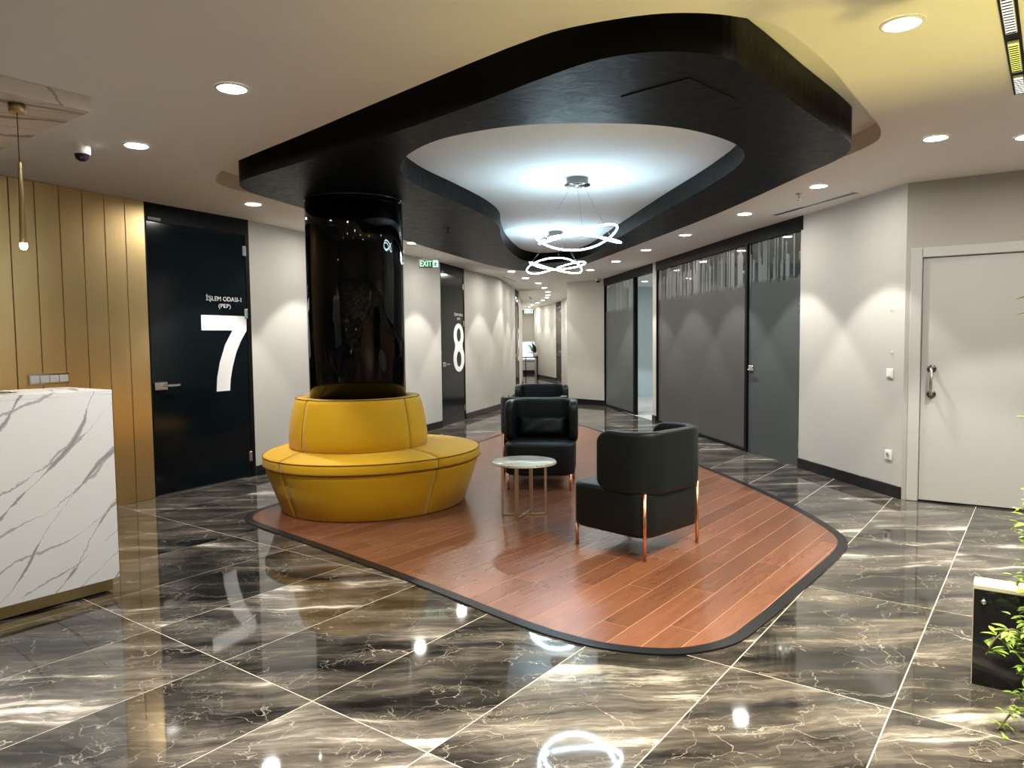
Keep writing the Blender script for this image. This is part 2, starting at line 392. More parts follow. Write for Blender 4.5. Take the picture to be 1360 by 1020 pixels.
def text_mesh(name, body, size, material, parent, loc, rot=(PI/2, 0, 0), width=None, depth=0.001):
    cu = bpy.data.curves.new(name, 'FONT'); cu.body = body; cu.size = size; cu.align_x = 'CENTER'; cu.align_y = 'CENTER'; cu.extrude = depth
    cu.resolution_u = 3
    tmp = bpy.data.objects.new(name+'_source', cu); COL.objects.link(tmp)
    dg = bpy.context.evaluated_depsgraph_get(); me = bpy.data.meshes.new_from_object(tmp.evaluated_get(dg))
    COL.objects.unlink(tmp); bpy.data.objects.remove(tmp); bpy.data.curves.remove(cu)
    o = link(name, me, None, parent); me.materials.clear(); me.materials.append(M[material])
    o.location = loc; o.rotation_euler = rot
    if width and len(me.vertices):
        xs = [v.co.x for v in me.vertices]; k = width/max(1e-6, max(xs)-min(xs))
        for v in me.vertices: v.co.x *= k
    return o
def frame_of(a, b):
    d = Vector((b[0]-a[0], b[1]-a[1])); return math.atan2(d.y, d.x), d.length
def copy_tree(o, parent=None):
    c = o.copy(); COL.objects.link(c); c.parent = parent
    for ch in list(o.children): copy_tree(ch, c)
    return c

ZC = 2.62          # ceiling height
ZB = 2.52          # underside of the black ceiling island
# ================================================================== SETTING: plan
# image-left end first, so the face towards the hall is local -y
GOLD_A, D7L, D7R = (-5.55, 1.86), (-3.21, 6.41), (-2.66, 7.44)
D8L, D8R = (-1.12, 11.55), (-0.81, 12.65)
LW1, LW2, LW3, LW4, LEND = (-0.22, 14.6), (0.09, 17.6), (0.19, 18.5), (0.36, 24.1), (0.36, 30.1)
RC = (3.26, 6.02)                      # right-hand outer corner
RN = (3.01, 7.58)                      # where the near glass begins
MUL, GF = (2.81, 8.66), (2.37, 11.90)
PF, DF, BR, BL = (2.345, 12.06), (2.165, 13.05), (1.92, 15.05), (1.21, 15.82)
RDR, RDL, RFAR = (1.60, 23.35), (1.495, 24.35), (0.95, 27.2)
DW = (0.832, -0.555)                   # direction of the white-door wall
def along(p, d, s): return (p[0]+d[0]*s, p[1]+d[1]*s)

def wall(name, a, b, z0, z1, material, thick=0.10):
    rz, L = frame_of(a, b)
    o = box(name, 0, L, 0, thick, z0, z1, material); o.location = (a[0], a[1], 0); o.rotation_euler = (0, 0, rz)
    return tag(o, kind='structure')
def baseboard(name, a, b, h=0.105, out=0.014):
    rz, L = frame_of(a, b)
    o = box(name, 0, L, -out, 0.0, 0.001, h, 'black_base', bevel=0.003, segs=1); o.location = (a[0], a[1], 0); o.rotation_euler = (0, 0, rz)
    return tag(o, kind='structure')

# ---- floor: grout bed + one object per 0.6 x 1.2 m tile
floor = tag(box('floor', -7, 7, -4, 31, -0.06, -0.0007, 'grout'), kind='structure')
TH = 0.934405; db = Vector((math.cos(TH), math.sin(TH))); da = Vector((-math.sin(TH), math.cos(TH)))
tile_me = box_me('floor_tile', -0.5980, 0.5980, -0.2980, 0.2980, -0.006, 0.0); tile_me.materials.append(M['marble_floor'])
hall = [(-5.6, 1.8), (-3.2, 6.45), (-2.6, 7.5), (-1.1, 11.6), (-0.8, 12.7), (-0.2, 14.7), (0.1, 17.6), (0.4, 24), (0.4, 30.1), (0.9, 30.1), (0.95, 27.2), (1.6, 23.3), (1.6, 17), (1.2, 15.8), (1.95, 15.1), (2.4, 11.9), (3.0, 7.6), (3.3, 6.0), (5.7, 4.4), (5.7, -3.5), (-5.5, -3.5)]
def inside(p, poly):
    c = False; n = len(poly)
    for i in range(n):
        (x1, y1), (x2, y2) = poly[i], poly[(i+1) % n]
        if (y1 > p[1]) != (y2 > p[1]) and p[0] < (x2-x1)*(p[1]-y1)/(y2-y1)+x1: c = not c
    return c
ntile = 0
for i in range(-12, 40):
    for j in range(-14, 50):
        uc, vc = 1.705-0.6+1.2*i, 0.4265-0.3+0.6*j
        pts = [db*(uc+du)+da*(vc+dv) for du in (-0.6, -0.3, 0, 0.3, 0.6) for dv in (-0.3, 0, 0.3)]
        if not any(inside(p, hall) for p in pts): continue
        c = db*uc+da*vc
        o = bpy.data.objects.new('floor_tile', tile_me); COL.objects.link(o); o.parent = floor
        o.location = (c.x, c.y, 0); o.rotation_euler = (0, 0, TH + (PI if (i*7+j*3) % 4 in (1, 2) else 0)); ntile += 1

# ---- ceiling with its recess
recess_pts = [(-1.253, 4.449), (-0.567, 3.75), (0.14, 3.062), (0.287, 2.973), (0.554, 2.88), (0.722, 2.872), (0.868, 2.90), (1.091, 3.001), (1.271, 3.184), (1.512, 3.467), (1.859, 3.936), (2.146, 4.319), (2.261, 4.491), (2.354, 4.71), (2.36, 4.90), (2.325, 5.15), (2.17, 6.2), (2.0, 7.1), (1.62, 9.1), (1.27, 11.1), (1.15, 11.6), (0.9, 12.15), (0.5, 12.42), (0.05, 12.15), (-0.33, 11.5), (-1.3, 8.4), (-1.93, 6.55), (-2.15, 6.15), (-2.26, 5.92), (-2.275, 5.72), (-2.205, 5.53), (-2.071, 5.317), (-1.916, 5.113), (-1.756, 4.945)]
rec = catmull(recess_pts, 4)
vs, fs = poly_holes([[(-7, -4), (7, -4), (7, 31), (-7, 31)], rec], ZC)
n0 = len(vs); v2, f2 = skirt(rec, ZC, 2.74, n0); vs += v2; fs += f2
fs.append(tuple(n0+len(rec)+i for i in range(len(rec))))
ceiling = tag(mesh('ceiling', vs, fs, 'ceiling'), kind='structure')

# ---- left-hand side walls
wl = wall('wall_left', GOLD_A, D7L, 0, ZC, 'black_metal', 0.12)
rz, L = frame_of(GOLD_A, D7L); ux, uy = math.cos(rz), math.sin(rz)
k = 0; x1 = L
while x1 > 0.2:
    x0 = x1-0.1845
    box('panel', x0+0.0025, x1-0.0025, -0.022, 0.0, 0.0, ZC-0.004, 'gold', wl, bevel=0.0025, segs=1)
    x1 = x0; k += 1
wall('wall_left_middle', D7R, D8L, 0, ZC, 'wall'); baseboard('baseboard_left', along(D7R, (0, 0), 0), D8L)
wall('wall_left_far', D8R, LW1, 0, ZC, 'wall'); baseboard('baseboard_left_far', D8R, LW1)
wall('wall_corridor_left', LW1, LW2, 0, ZC, 'wall'); baseboard('baseboard_corridor_left', LW1, LW2)
wall('wall_corridor_left_end', LW3, LW4, 0, ZC, 'wall'); baseboard('baseboard_corridor_left_end', LW3, LW4)
wall('wall_corridor_left_tail', LW4, LEND, 0, ZC, 'wall')

def glass_door(name, a, b, digit=None, lines=(), hinge_right=True, label=None, handle=True, handle_left=True):
    rz, L = frame_of(a, b)
    e = empty(name, (a[0], a[1], 0), rz, kind='structure'); tag(e, label)
    box('header', 0, L, 0.0, 0.08, ZC-0.16, ZC, 'black_metal', e)
    box('jamb', 0, 0.03, 0.0, 0.08, 0, ZC-0.16, 'black_metal', e); box('jamb', L-0.05, L, 0.0, 0.08, 0, ZC-0.16, 'black_metal', e)
    box('threshold', 0.0, L, -0.02, 0.06, 0.0005, 0.004, 'chrome', e)
    leaf = box('door_leaf', 0.034, L-0.054, 0.006, 0.018, 0.01, ZC-0.165, 'black_glass', e)
    if handle:
        hx = 0.045 if handle_left else L-0.045; s = 1 if handle_left else -1
        h = box('handle', min(hx, hx+s*0.13), max(hx, hx+s*0.13), -0.012, 0.0055, 0.958, 1.035, 'chrome', leaf, bevel=0.008)
        box('lever', min(hx+s*0.09, hx+s*0.235), max(hx+s*0.09, hx+s*0.235), -0.045, -0.030, 0.985, 1.010, 'chrome', leaf, bevel=0.005)
        box('lever_stem', min(hx+s*0.095, hx+s*0.115), max(hx+s*0.095, hx+s*0.115), -0.031, -0.011, 0.988, 1.007, 'chrome', leaf)
    for z in (2.30, 1.67, 0.215):
        box('hinge', L-0.085, L-0.045, -0.006, 0.0055, z-0.05, z+0.05, 'chrome', leaf, bevel=0.004)
    box('closer_plate', 0.045, 0.17, -0.004, 0.0, ZC-0.150, ZC-0.125, 'steel_dull', e)
    if digit: digit(leaf)
    for body, z, wd, sz in lines:
        text_mesh('lettering', body, sz, 'white_vinyl', leaf, (0.845, 0.0035, z), width=wd)
    return e
def seven(leaf):
    outer = [(0.565, 1.645), (1.105, 1.645), (1.105, 1.50)]
    r = [(1.03, 1.40), (0.965, 1.28), (0.915, 1.14), (0.885, 1.02), (0.872, 0.905)]
    l = [(0.715, 0.905), (0.725, 1.03), (0.765, 1.19), (0.835, 1.36), (0.93, 1.50)]
    pts = outer+r+l+[(0.565, 1.50)]
    n = len(pts); vs = [(x, 0.001, z) for x, z in pts]+[(x, 0.005, z) for x, z in pts]
    fs = [tuple(t) for t in tessellate_polygon([[Vector((x, z, 0)) for x, z in pts]])]
    fs += [(i, (i+1) % n, n+(i+1) % n, n+i) for i in range(n)]
    mesh('numeral_seven', vs, fs, 'white_vinyl', leaf)
def eight(leaf):
    def ell(cx, cz, a, b, n=36): return [(cx+a*math.cos(2*PI*i/n), cz+b*math.sin(2*PI*i/n)) for i in range(n)]
    cx = 0.83
    top, bot = ell(cx, 1.465, 0.245, 0.205), ell(cx, 1.075, 0.275, 0.225)
    # outline: upper arc of the top ellipse, lower arc of the bottom one
    out = [p for p in top if p[1] > 1.325]; lo = [p for p in bot if p[1] < 1.235]
    out = sorted(out, key=lambda p: math.atan2(p[1]-1.465, p[0]-cx) if math.atan2(p[1]-1.465, p[0]-cx) > -PI/2 else math.atan2(p[1]-1.465, p[0]-cx)+2*PI)
    lo = sorted(lo, key=lambda p: math.atan2(p[1]-1.075, p[0]-cx) if math.atan2(p[1]-1.075, p[0]-cx) > PI/2 else math.atan2(p[1]-1.075, p[0]-cx)+2*PI)
    loop = out+[(cx-0.185, 1.28)]+lo+[(cx+0.185, 1.28)]
    h1, h2 = ell(cx, 1.475, 0.10, 0.115, 24), ell(cx, 1.065, 0.115, 0.13, 24)
    loops = [loop, h1, h2]
    vs = [(x, 0.001, z) for lp in loops for x, z in lp]
    fs = [tuple(t) for t in tessellate_polygon([[Vector((x, z, 0)) for x, z in lp] for lp in loops])]
    mesh('numeral_eight', vs, fs, 'white_vinyl', leaf)
glass_door('door_1', D7L, D7R, seven, [('\u0130\u015eLEM ODASI-1', 1.805, 0.42, 0.062), ('(PEP)', 1.738, 0.145, 0.055)], label='black glass door with a large white 7')
glass_door('door_2', D8L, D8R, eight, [('\u0130\u015eLEM ODASI-2', 1.815, 0.42, 0.062), ('(PEP)', 1.748, 0.15, 0.055)], label='black glass door with a large white 8')
glass_door('door_3', LW2, LW3, eight, handle=True, label='dark glass door at the mouth of the corridor')

# ---- right-hand side
wall('wall_right', RN, RC, 0, ZC, 'wall', 0.12); baseboard('baseboard_right', RN, RC)
DEND = along(RC, DW, 3.0)
DA, DB = along(RC, DW, 0.035), along(RC, DW, 1.235)
wall('wall_right_near', RC, DA, 0, 2.085, 'wall_dark', 0.12)
wall('wall_right_near_beyond', DB, DEND, 0, 2.085, 'wall_dark', 0.12)
wall('wall_right_near_top', RC, DEND, 2.085, ZC, 'wall_dark', 0.12)
rz, L = frame_of(DA, DB)
wd = tag(empty('door_4', (DA[0], DA[1], 0), rz, kind='structure'), 'white lacquered door with a steel pull handle')
box('door_frame', 0, 0.085, -0.015, 0.11, 0, 2.085, 'door_white', wd, bevel=0.006)
box('door_frame', L-0.085, L, -0.015, 0.11, 0, 2.085, 'door_white', wd, bevel=0.006)
box('door_frame', 0.086, L-0.086, -0.015, 0.11, 2.005, 2.085, 'door_white', wd, bevel=0.006)
lf = box('door_leaf', 0.089, L-0.089, 0.010, 0.05, 0.012, 2.001, 'door_white', wd, bevel=0.002, segs=1)
for z in (1.10, 0.895):
    r_ = lathe('handle_rose', [(0.034, 0.0), (0.034, 0.006), (0.030, 0.011), (0.012, 0.013)], 24, 'chrome_dark', lf, (0.165, 0.0095, z)); r_.rotation_euler = (PI/2, 0, 0)
tube('pull_handle', [(0.165, 0.0, 1.10), (0.165, -0.038, 1.10), (0.165, -0.045, 1.085), (0.165, -0.045, 0.91), (0.165, -0.038, 0.895), (0.165, 0.0, 0.895)], 0.013, 'chrome', lf, 12)
wall('wall_back_right', DEND, (DEND[0], -3.6), 0, ZC, 'wall')
wall('wall_back', (5.8, -3.6), (-5.6, -3.6), 0, ZC, 'wall'); wall('wall_back_left', (-5.55, -3.6), GOLD_A, 0, ZC, 'wall')

def pane(parent, name, a, b, z0, z1, material, y=0.03, th=0.012):
    """a pane in the parent's frame from x=a to x=b (own origin at its left foot)"""
    o = box(name, 0, b-a, 0, th, z0, z1, material, parent); o.location = (a, y, 0); return o
# near glass partition and its door
rz, L = frame_of(GF, MUL)
gp = tag(empty('window_1', (GF[0], GF[1], 0), rz, kind='structure'), 'frosted grey glass partition with a barred upper edge')
box('header', 0, L, -0.01, 0.07, ZC-0.145, ZC, 'black_metal', gp); box('sill', 0, L, 0.0, 0.06, 0, 0.035, 'black_metal', gp)
box('frame_post', 0, 0.035, 0.0, 0.06, 0.035, ZC-0.145, 'black_metal', gp); box('frame_post', L-0.055, L, -0.005, 0.065, 0.035, ZC-0.145, 'black_metal', gp)
pane(gp, 'glass_pane', 0.035, L-0.055, 0.035, ZC-0.145, 'frost_a')
rz, L = frame_of(MUL, RN)
gd = tag(empty('door_5', (MUL[0], MUL[1], 0), rz, kind='structure'), 'frosted grey glass door with a steel lever')
box('header', 0, L+0.04, -0.01, 0.07, ZC-0.145, ZC, 'black_metal', gd)
box('jamb', L-0.004, L+0.02, 0.0, 0.06, 0, ZC-0.145, 'black_metal', gd)
lf = pane(gd, 'door_leaf', 0.004, L-0.008, 0.008, ZC-0.15, 'frost_b', 0.022)
box('handle', 0.015, 0.115, -0.016, -0.001, 0.975, 1.045, 'chrome', lf, bevel=0.008)
box('lever', 0.07, 0.20, -0.055, -0.038, 0.985, 1.005, 'chrome', lf, bevel=0.005); box('lever_stem', 0.075, 0.095, -0.04, -0.015, 0.986, 1.004, 'chrome', lf)
for z in (2.22, 1.67, 0.22): box('hinge', L-0.055, L-0.015, -0.010, -0.001, z-0.05, z+0.05, 'chrome', lf, bevel=0.004)
# white wall end, open doorway, far pane
wall('wall_right_pier', PF, GF, 0, ZC, 'wall', 0.16); baseboard('baseboard_right_pier', PF, GF)
rz, L = frame_of(BR, PF); Ld = frame_of(BR, DF)[1]
fg = tag(empty('window_2', (BR[0], BR[1], 0), rz, kind='structure'), 'far frosted glass pane beside the open doorway')
box('header', 0, L, -0.01, 0.07, ZC-0.145, ZC, 'black_metal', fg); box('sill', 0, Ld, 0.0, 0.06, 0, 0.035, 'black_metal', fg)
box('frame_post', 0, 0.03, 0, 0.06, 0.035, ZC-0.145, 'black_metal', fg); box('frame_post', Ld-0.05, Ld+0.02, -0.005, 0.065, 0.0, ZC-0.145, 'black_metal', fg)
pane(fg, 'glass_pane', 0.03, Ld-0.05, 0.035, ZC-0.145, 'frost_c')
wall('wall_far_right', BL, BR, 0, ZC, 'wall'); baseboard('baseboard_far_right', BL, BR)
wall('wall_corridor_corner', (1.62, 16.6), BL, 0, ZC, 'wall', 0.06)
wall('wall_corridor_right', RDR, (1.62, 16.6), 0, ZC, 'wall')
wall('wall_corridor_right_far', RFAR, RDL, 0, ZC, 'wall'); baseboard('baseboard_corridor_right', RFAR, RDL)
wall('wall_corridor_right_tail', (0.95, 30.1), RFAR, 0, ZC, 'wall')
glass_door('door_6', RDL, RDR, None, handle=True, handle_left=False, label='dark glass door far down the corridor')
# rooms behind the glass
wall('wall_office_side', (6.2, 8.3), (3.2, 7.72), 0, ZC, 'wall_dark', 0.06)
wall('wall_office_back', (6.0, 12.6), (6.0, 8.2), 0, ZC, 'wall')
wall('wall_office_partition', (2.55, 11.98), (6.1, 12.55), 0, ZC, 'room_blue', 0.08)
wall('wall_office_far', (1.75, 17.4), (6.1, 17.4), 0, ZC, 'room_blue')
wall('wall_office_far_side', (6.0, 17.5), (6.0, 12.6), 0, ZC, 'room_blue')
v_ = [(2.36, 12.06), (2.6, 12.08), (6, 12.62), (6, 17.4), (1.75, 17.4), (1.95, 15.06), (2.185, 13.05)]
tag(mesh('floor_office', [(x, y, 0.003) for x, y in v_], [tuple(range(len(v_)))], 'grey_floor'), kind='structure')
v_ = [(2.44, 11.9), (2.9, 8.66), (3.1, 7.75), (6, 8.25), (6, 12.55), (2.6, 11.98)]
tag(mesh('floor_office_near', [(x, y, 0.003) for x, y in v_], [tuple(range(len(v_)))], 'grey_floor'), kind='structure')
# end of the corridor with its window
wall('wall_corridor_end', (0.2, 30.1), (1.1, 30.1), 0, ZC, 'wall')
we = tag(empty('window_3', (0.36, 30.09, 0), 0, kind='structure'), 'daylit window at the end of the corridor')
box('window_frame', 0, 0.6, -0.03, 0.0, 0.55, 0.60, 'white_plastic', we); box('window_frame', 0, 0.6, -0.03, 0.0, 1.30, 1.34, 'white_plastic', we)
box('glass_pane', 0, 0.6, -0.012, -0.002, 0.60, 1.30, 'day', we)
baseboard('baseboard_corridor_end', (0.37, 30.1), (0.95, 30.1), 0.14)

# ================================================================== CEILING ISLAND
isl_pts = [(-1.459, 4.815), (-0.753, 4.185), (-0.13, 3.571), (0.148, 3.268), (0.385, 3.055), (0.619, 2.985), (0.879, 3.045), (1.068, 3.242), (1.50, 3.755), (1.929, 4.261), (2.07, 4.46), (2.135, 4.73), (2.08, 5.30), (1.913, 6.837), (1.52, 9.1), (1.16, 11.05), (1.04, 11.52), (0.82, 11.98), (0.5, 12.2), (0.12, 11.98), (-0.216, 11.40), (-1.187, 8.37), (-1.78, 6.27), (-1.93, 5.80), (-1.99, 5.52), (-1.93, 5.26), (-1.74, 5.06)]
inn_pts = [(-0.715, 4.824), (-0.627, 4.55), (-0.409, 4.23), (-0.135, 4.041), (0.116, 3.951), (0.379, 3.935), (0.767, 3.983), (1.035, 4.106), (1.351, 4.395), (1.49, 4.669), (1.535, 5.003), (1.525, 5.36), (1.49, 5.787), (1.39, 6.646), (1.208, 8.50), (1.034, 10.15), (0.80, 10.72), (0.473, 10.92), (0.20, 10.55), (0.06, 9.90), (-0.06, 8.932), (-0.105, 8.016), (-0.115, 7.35), (-0.235, 6.739), (-0.466, 6.042), (-0.661, 5.50), (-0.735, 5.10)]
isl, inn = catmull(isl_pts, 5), catmull(inn_pts, 5)
vs, fs = poly_holes([isl, inn], ZB)
n0 = len(vs); v2, f2 = skirt(isl, ZB, 2.735, n0); vs += v2; fs += f2
island = mesh('ceiling_island', vs, fs, 'plaster')
tag(island, 'black trowelled ceiling island with a wavy opening, hung in the recess', 'ceiling island')
v2, f2 = skirt(inn, ZB, 2.67)
lin = mesh('opening_lining', v2, f2, 'plaster', island)
cov = mesh('cove_ceiling', *[(lambda a: (a[0], a[1]))(poly_holes([inn], 2.67))][0], 'inner_ceiling', island)
acc = [(0.534, 3.517), (0.798, 3.802), (1.083, 3.557), (0.798, 3.279)]
ac2 = offset_loop(acc, 0.006)
cxy = (sum(p[0] for p in acc)/4, sum(p[1] for p in acc)/4)
vs = [(x, y, ZB-0.004) for x, y in acc]+[(cxy[0]+(x-cxy[0])*1.015, cxy[1]+(y-cxy[1])*1.015, ZB+0.001) for x, y in acc]
mesh('access_panel', vs, [(0, 1, 2, 3)]+[(i, (i+1) % 4, 4+(i+1) % 4, 4+i) for i in range(4)], 'plaster', island)

# ================================================================== WOOD INLAY
pl_pts = [(-2.128, 5.747), (-2.06, 5.50), (-1.895, 5.32), (-1.187, 4.638), (-0.517, 3.967), (0.02, 3.40), (0.20, 3.24), (0.42, 3.11), (0.70, 3.055), (0.97, 3.15), (1.18, 3.37), (1.428, 3.674), (1.86, 4.217), (2.10, 4.53), (2.24, 4.80), (2.285, 5.16), (2.266, 6.018), (2.025, 7.766), (1.32, 10.80), (1.10, 11.55), (0.82, 12.0), (0.5, 12.2), (0.16, 11.9), (-0.02, 11.25), (-0.17, 10.60), (-0.489, 9.72), (-1.45, 7.45), (-2.00, 6.15)]
plo = catmull(pl_pts, 5); pli = offset_loop(plo, -0.062)
inlay = empty('wood_floor_inlay', (0.3, 6.5, 0), label='reddish brown plank floor inlay edged by a black strip, under the armchairs', cat='floor inlay')
def loc_(l): return [(p[0]-0.3, p[1]-6.5) for p in l]
vs, fs = poly_holes([loc_(pli)], 0.0066); v2, f2 = skirt(loc_(pli), 0.0002, 0.0066, len(vs)); mesh('plank_bed', vs+v2, fs+f2, 'wood_gap', inlay)
vs, fs = poly_holes([loc_(plo), loc_(pli)], 0.0085)
n0 = len(vs); v2, f2 = skirt(loc_(plo), 0.0002, 0.0085, n0); vs += v2; fs += f2
n0 = len(vs); v2, f2 = skirt(loc_(pli), 0.0042, 0.0085, n0); vs += v2; fs += f2
mesh('border_strip', vs, fs, 'border', inlay)
def clip(sub, poly):
    area = sum(poly[i][0]*poly[(i+1) % len(poly)][1]-poly[(i+1) % len(poly)][0]*poly[i][1] for i in range(len(poly)))
    P = poly if area > 0 else poly[::-1]
    out = sub
    for i in range(len(P)):
        a, b = P[i], P[(i+1) % len(P)]; ex, ey = b[0]-a[0], b[1]-a[1]; new = []
        if not out: return []
        for q in range(len(out)):
            p, r = out[q], out[(q+1) % len(out)]
            sp_ = ex*(p[1]-a[1])-ey*(p[0]-a[0]); sr_ = ex*(r[1]-a[1])-ey*(r[0]-a[0])
            if sp_ >= 0: new.append(p)
            if (sp_ >= 0) != (sr_ >= 0):
                t = sp_/(sp_-sr_); new.append((p[0]+(r[0]-p[0])*t, p[1]+(r[1]-p[1])*t))
        out = new
    return out
# convex hull of the inner outline as the clip shape
def hull(pts):
    pts = sorted(set((round(p[0], 5), round(p[1], 5)) for p in pts))
    def half(ps):
        h = []
        for p in ps:
            while len(h) > 1 and (h[-1][0]-h[-2][0])*(p[1]-h[-2][1])-(h[-1][1]-h[-2][1])*(p[0]-h[-2][0]) <= 0: h.pop()
            h.append(p)
        return h[:-1]
    return half(pts)+half(pts[::-1])
hp = hull([(p[0], p[1]) for p in offset_loop(plo, -0.058)])
TP = math.radians(52.3); pd = Vector((math.cos(TP), math.sin(TP))); pn = Vector((-math.sin(TP), math.cos(TP)))
PW, PLN = 0.146, 1.22
for r in range(-20, 80):
    v0 = 1.476+PW*r; off = (r*0.443*PLN) % PLN
    for s in range(-4, 14):
        u0 = off+PLN*(s-1)
        q = [pd*(u0+0.0018)+pn*(v0+0.0018), pd*(u0+PLN-0.0018)+pn*(v0+0.0018), pd*(u0+PLN-0.0018)+pn*(v0+PW-0.0018), pd*(u0+0.0018)+pn*(v0+PW-0.0018)]
        c = clip([(p.x, p.y) for p in q], hp)
        if len(c) < 3: continue
        ar = 0.5*abs(sum(c[i][0]*c[(i+1) % len(c)][1]-c[(i+1) % len(c)][0]*c[i][1] for i in range(len(c))))
        if ar < 0.002: continue
        ctr = pd*(u0+PLN/2)+pn*(v0+PW/2)
        lc = [((p[0]-ctr.x)*pd.x+(p[1]-ctr.y)*pd.y, (p[0]-ctr.x)*pn.x+(p[1]-ctr.y)*pn.y) for p in c]
        n = len(lc); vs = [(x, y, 0.0) for x, y in lc]+[(x, y, 0.0065) for x, y in lc]
        fs = [tuple(range(n, 2*n))]+[(i, (i+1) % n, n+(i+1) % n, n+i) for i in range(n)]
        o = mesh('plank', vs, fs, 'wood', inlay); o.location = (ctr.x-0.3, ctr.y-6.5, 0.0008); o.rotation_euler = (0, 0, TP)

# ================================================================== COLUMN + ROUND SOFA
CC = Vector((-1.285, 6.04))
column = lathe('column', [(0.395, 0.008), (0.395, 2.30), (0.395, ZB+0.002)], 96, 'lacquer', None, (CC.x, CC.y, 0), cap=True)
tag(column, 'glossy black round column rising from the yellow sofa to the ceiling', 'column')
tube('trim_ring', [(0.397*math.cos(2*PI*i/64), 0.397*math.sin(2*PI*i/64), ZB-0.004) for i in range(64)], 0.003, 'chrome_dark', column, 6, closed=True)

sofa = empty('round_sofa', (CC.x, CC.y, 0.008), label='mustard yellow round sofa wrapped around the black column', cat='sofa')
SCN = Vector((0.11, 0.11)); SR = 0.882
def outer(a, r=SR):                       # slightly oval seat outline seen from the column's centre
    ka, kb, th = r*1.055, r*0.955, math.radians(44)
    def tr_(x, y): return ((x*math.cos(th)+y*math.sin(th))/ka, (-x*math.sin(th)+y*math.cos(th))/kb)
    d = Vector((math.cos(a), math.sin(a))); D = Vector(tr_(d.x, d.y)); S = Vector(tr_(SCN.x, SCN.y))
    A, B, C_ = D.length_squared, D.dot(S), S.length_squared-1
    return d*((B+math.sqrt(B*B-A*C_))/A)
def innr(a, r=0.56): return Vector((math.cos(a), math.sin(a)))*r
def sector(name, a0, a1, section, material, parent, n=22):
    """section: list of functions angle -> (x, y, z), closed polygon swept over the angle"""
    vs, fs = [], []; k = len(section)
    for i in range(n+1):
        a = a0+(a1-a0)*i/n
        for f in section: vs.append(f(a))
    for i in range(n):
        for j in range(k):
            j2 = (j+1) % k; fs.append((i*k+j, i*k+j2, (i+1)*k+j2, (i+1)*k+j))
    fs.append(tuple(range(k-1, -1, -1))); fs.append(tuple(n*k+j for j in range(k)))
    o = mesh(name, vs, fs, material, parent)
    for p in o.data.polygons: p.use_smooth = len(p.vertices) == 4
    return o
def sp_pt(s, z):                           # between backrest foot (s=0) and seat edge (s=1)
    def f(a):
        p = innr(a, 0.50)*(1-s)+outer(a)*s; return (p.x, p.y, z)
    return f
def base_pt(r, z):
    def f(a):
        p = outer(a, r); return (p.x, p.y, z)
    return f
def back_pt(r, z):
    def f(a): return (r*math.cos(a), r*math.sin(a), z)
    return f
seams = [math.radians(d) for d in (231, 326, 56, 141)]
seams = [seams[0], seams[1], seams[2]+2*PI, seams[3]+2*PI]
for i in range(4):
    a0 = seams[i]; a1 = seams[(i+1) % 4]
    if a1 < a0: a1 += 2*PI
    g = 0.0045
    bp = sector('base_panel', a0+g, a1-g, [base_pt(0.62, 0.0), base_pt(0.735, 0.0), base_pt(0.750, 0.012), base_pt(0.810, 0.19), base_pt(0.858, 0.335), base_pt(0.862, 0.358), base_pt(0.850, 0.372), base_pt(0.62, 0.372)], 'yellow', sofa)
    sc_ = sector('seat_cushion', a0+g, a1-g, [sp_pt(0.0, 0.376), sp_pt(0.0, 0.500), sp_pt(0.15, 0.512), sp_pt(0.45, 0.503), sp_pt(0.75, 0.484), sp_pt(0.92, 0.468), sp_pt(0.975, 0.459), sp_pt(0.995, 0.446), sp_pt(1.0, 0.430), sp_pt(1.0, 0.398), sp_pt(0.992, 0.384), sp_pt(0.975, 0.376)], 'yellow', sofa)
    for s, z in ((0.992, 0.456), (0.998, 0.384)):
        tube('piping', [sp_pt(s, z)(a0+g+(a1-a0-2*g)*j/24) for j in range(25)], 0.0042, 'yellow_pipe', sc_, 6)
    bk = sector('back_cushion', a0+g*1.3, a1-g*1.3, [back_pt(0.402, 0.505), back_pt(0.552, 0.505), back_pt(0.565, 0.52), back_pt(0.567, 0.60), back_pt(0.556, 0.70), back_pt(0.538, 0.80), back_pt(0.520, 0.875), back_pt(0.510, 0.900), back_pt(0.496, 0.914), back_pt(0.402, 0.914)], 'yellow', sofa)
    tube('piping', [back_pt(0.502, 0.912)(a0+g+(a1-a0-2*g)*j/24) for j in range(25)], 0.0038, 'yellow_pipe', bk, 6)

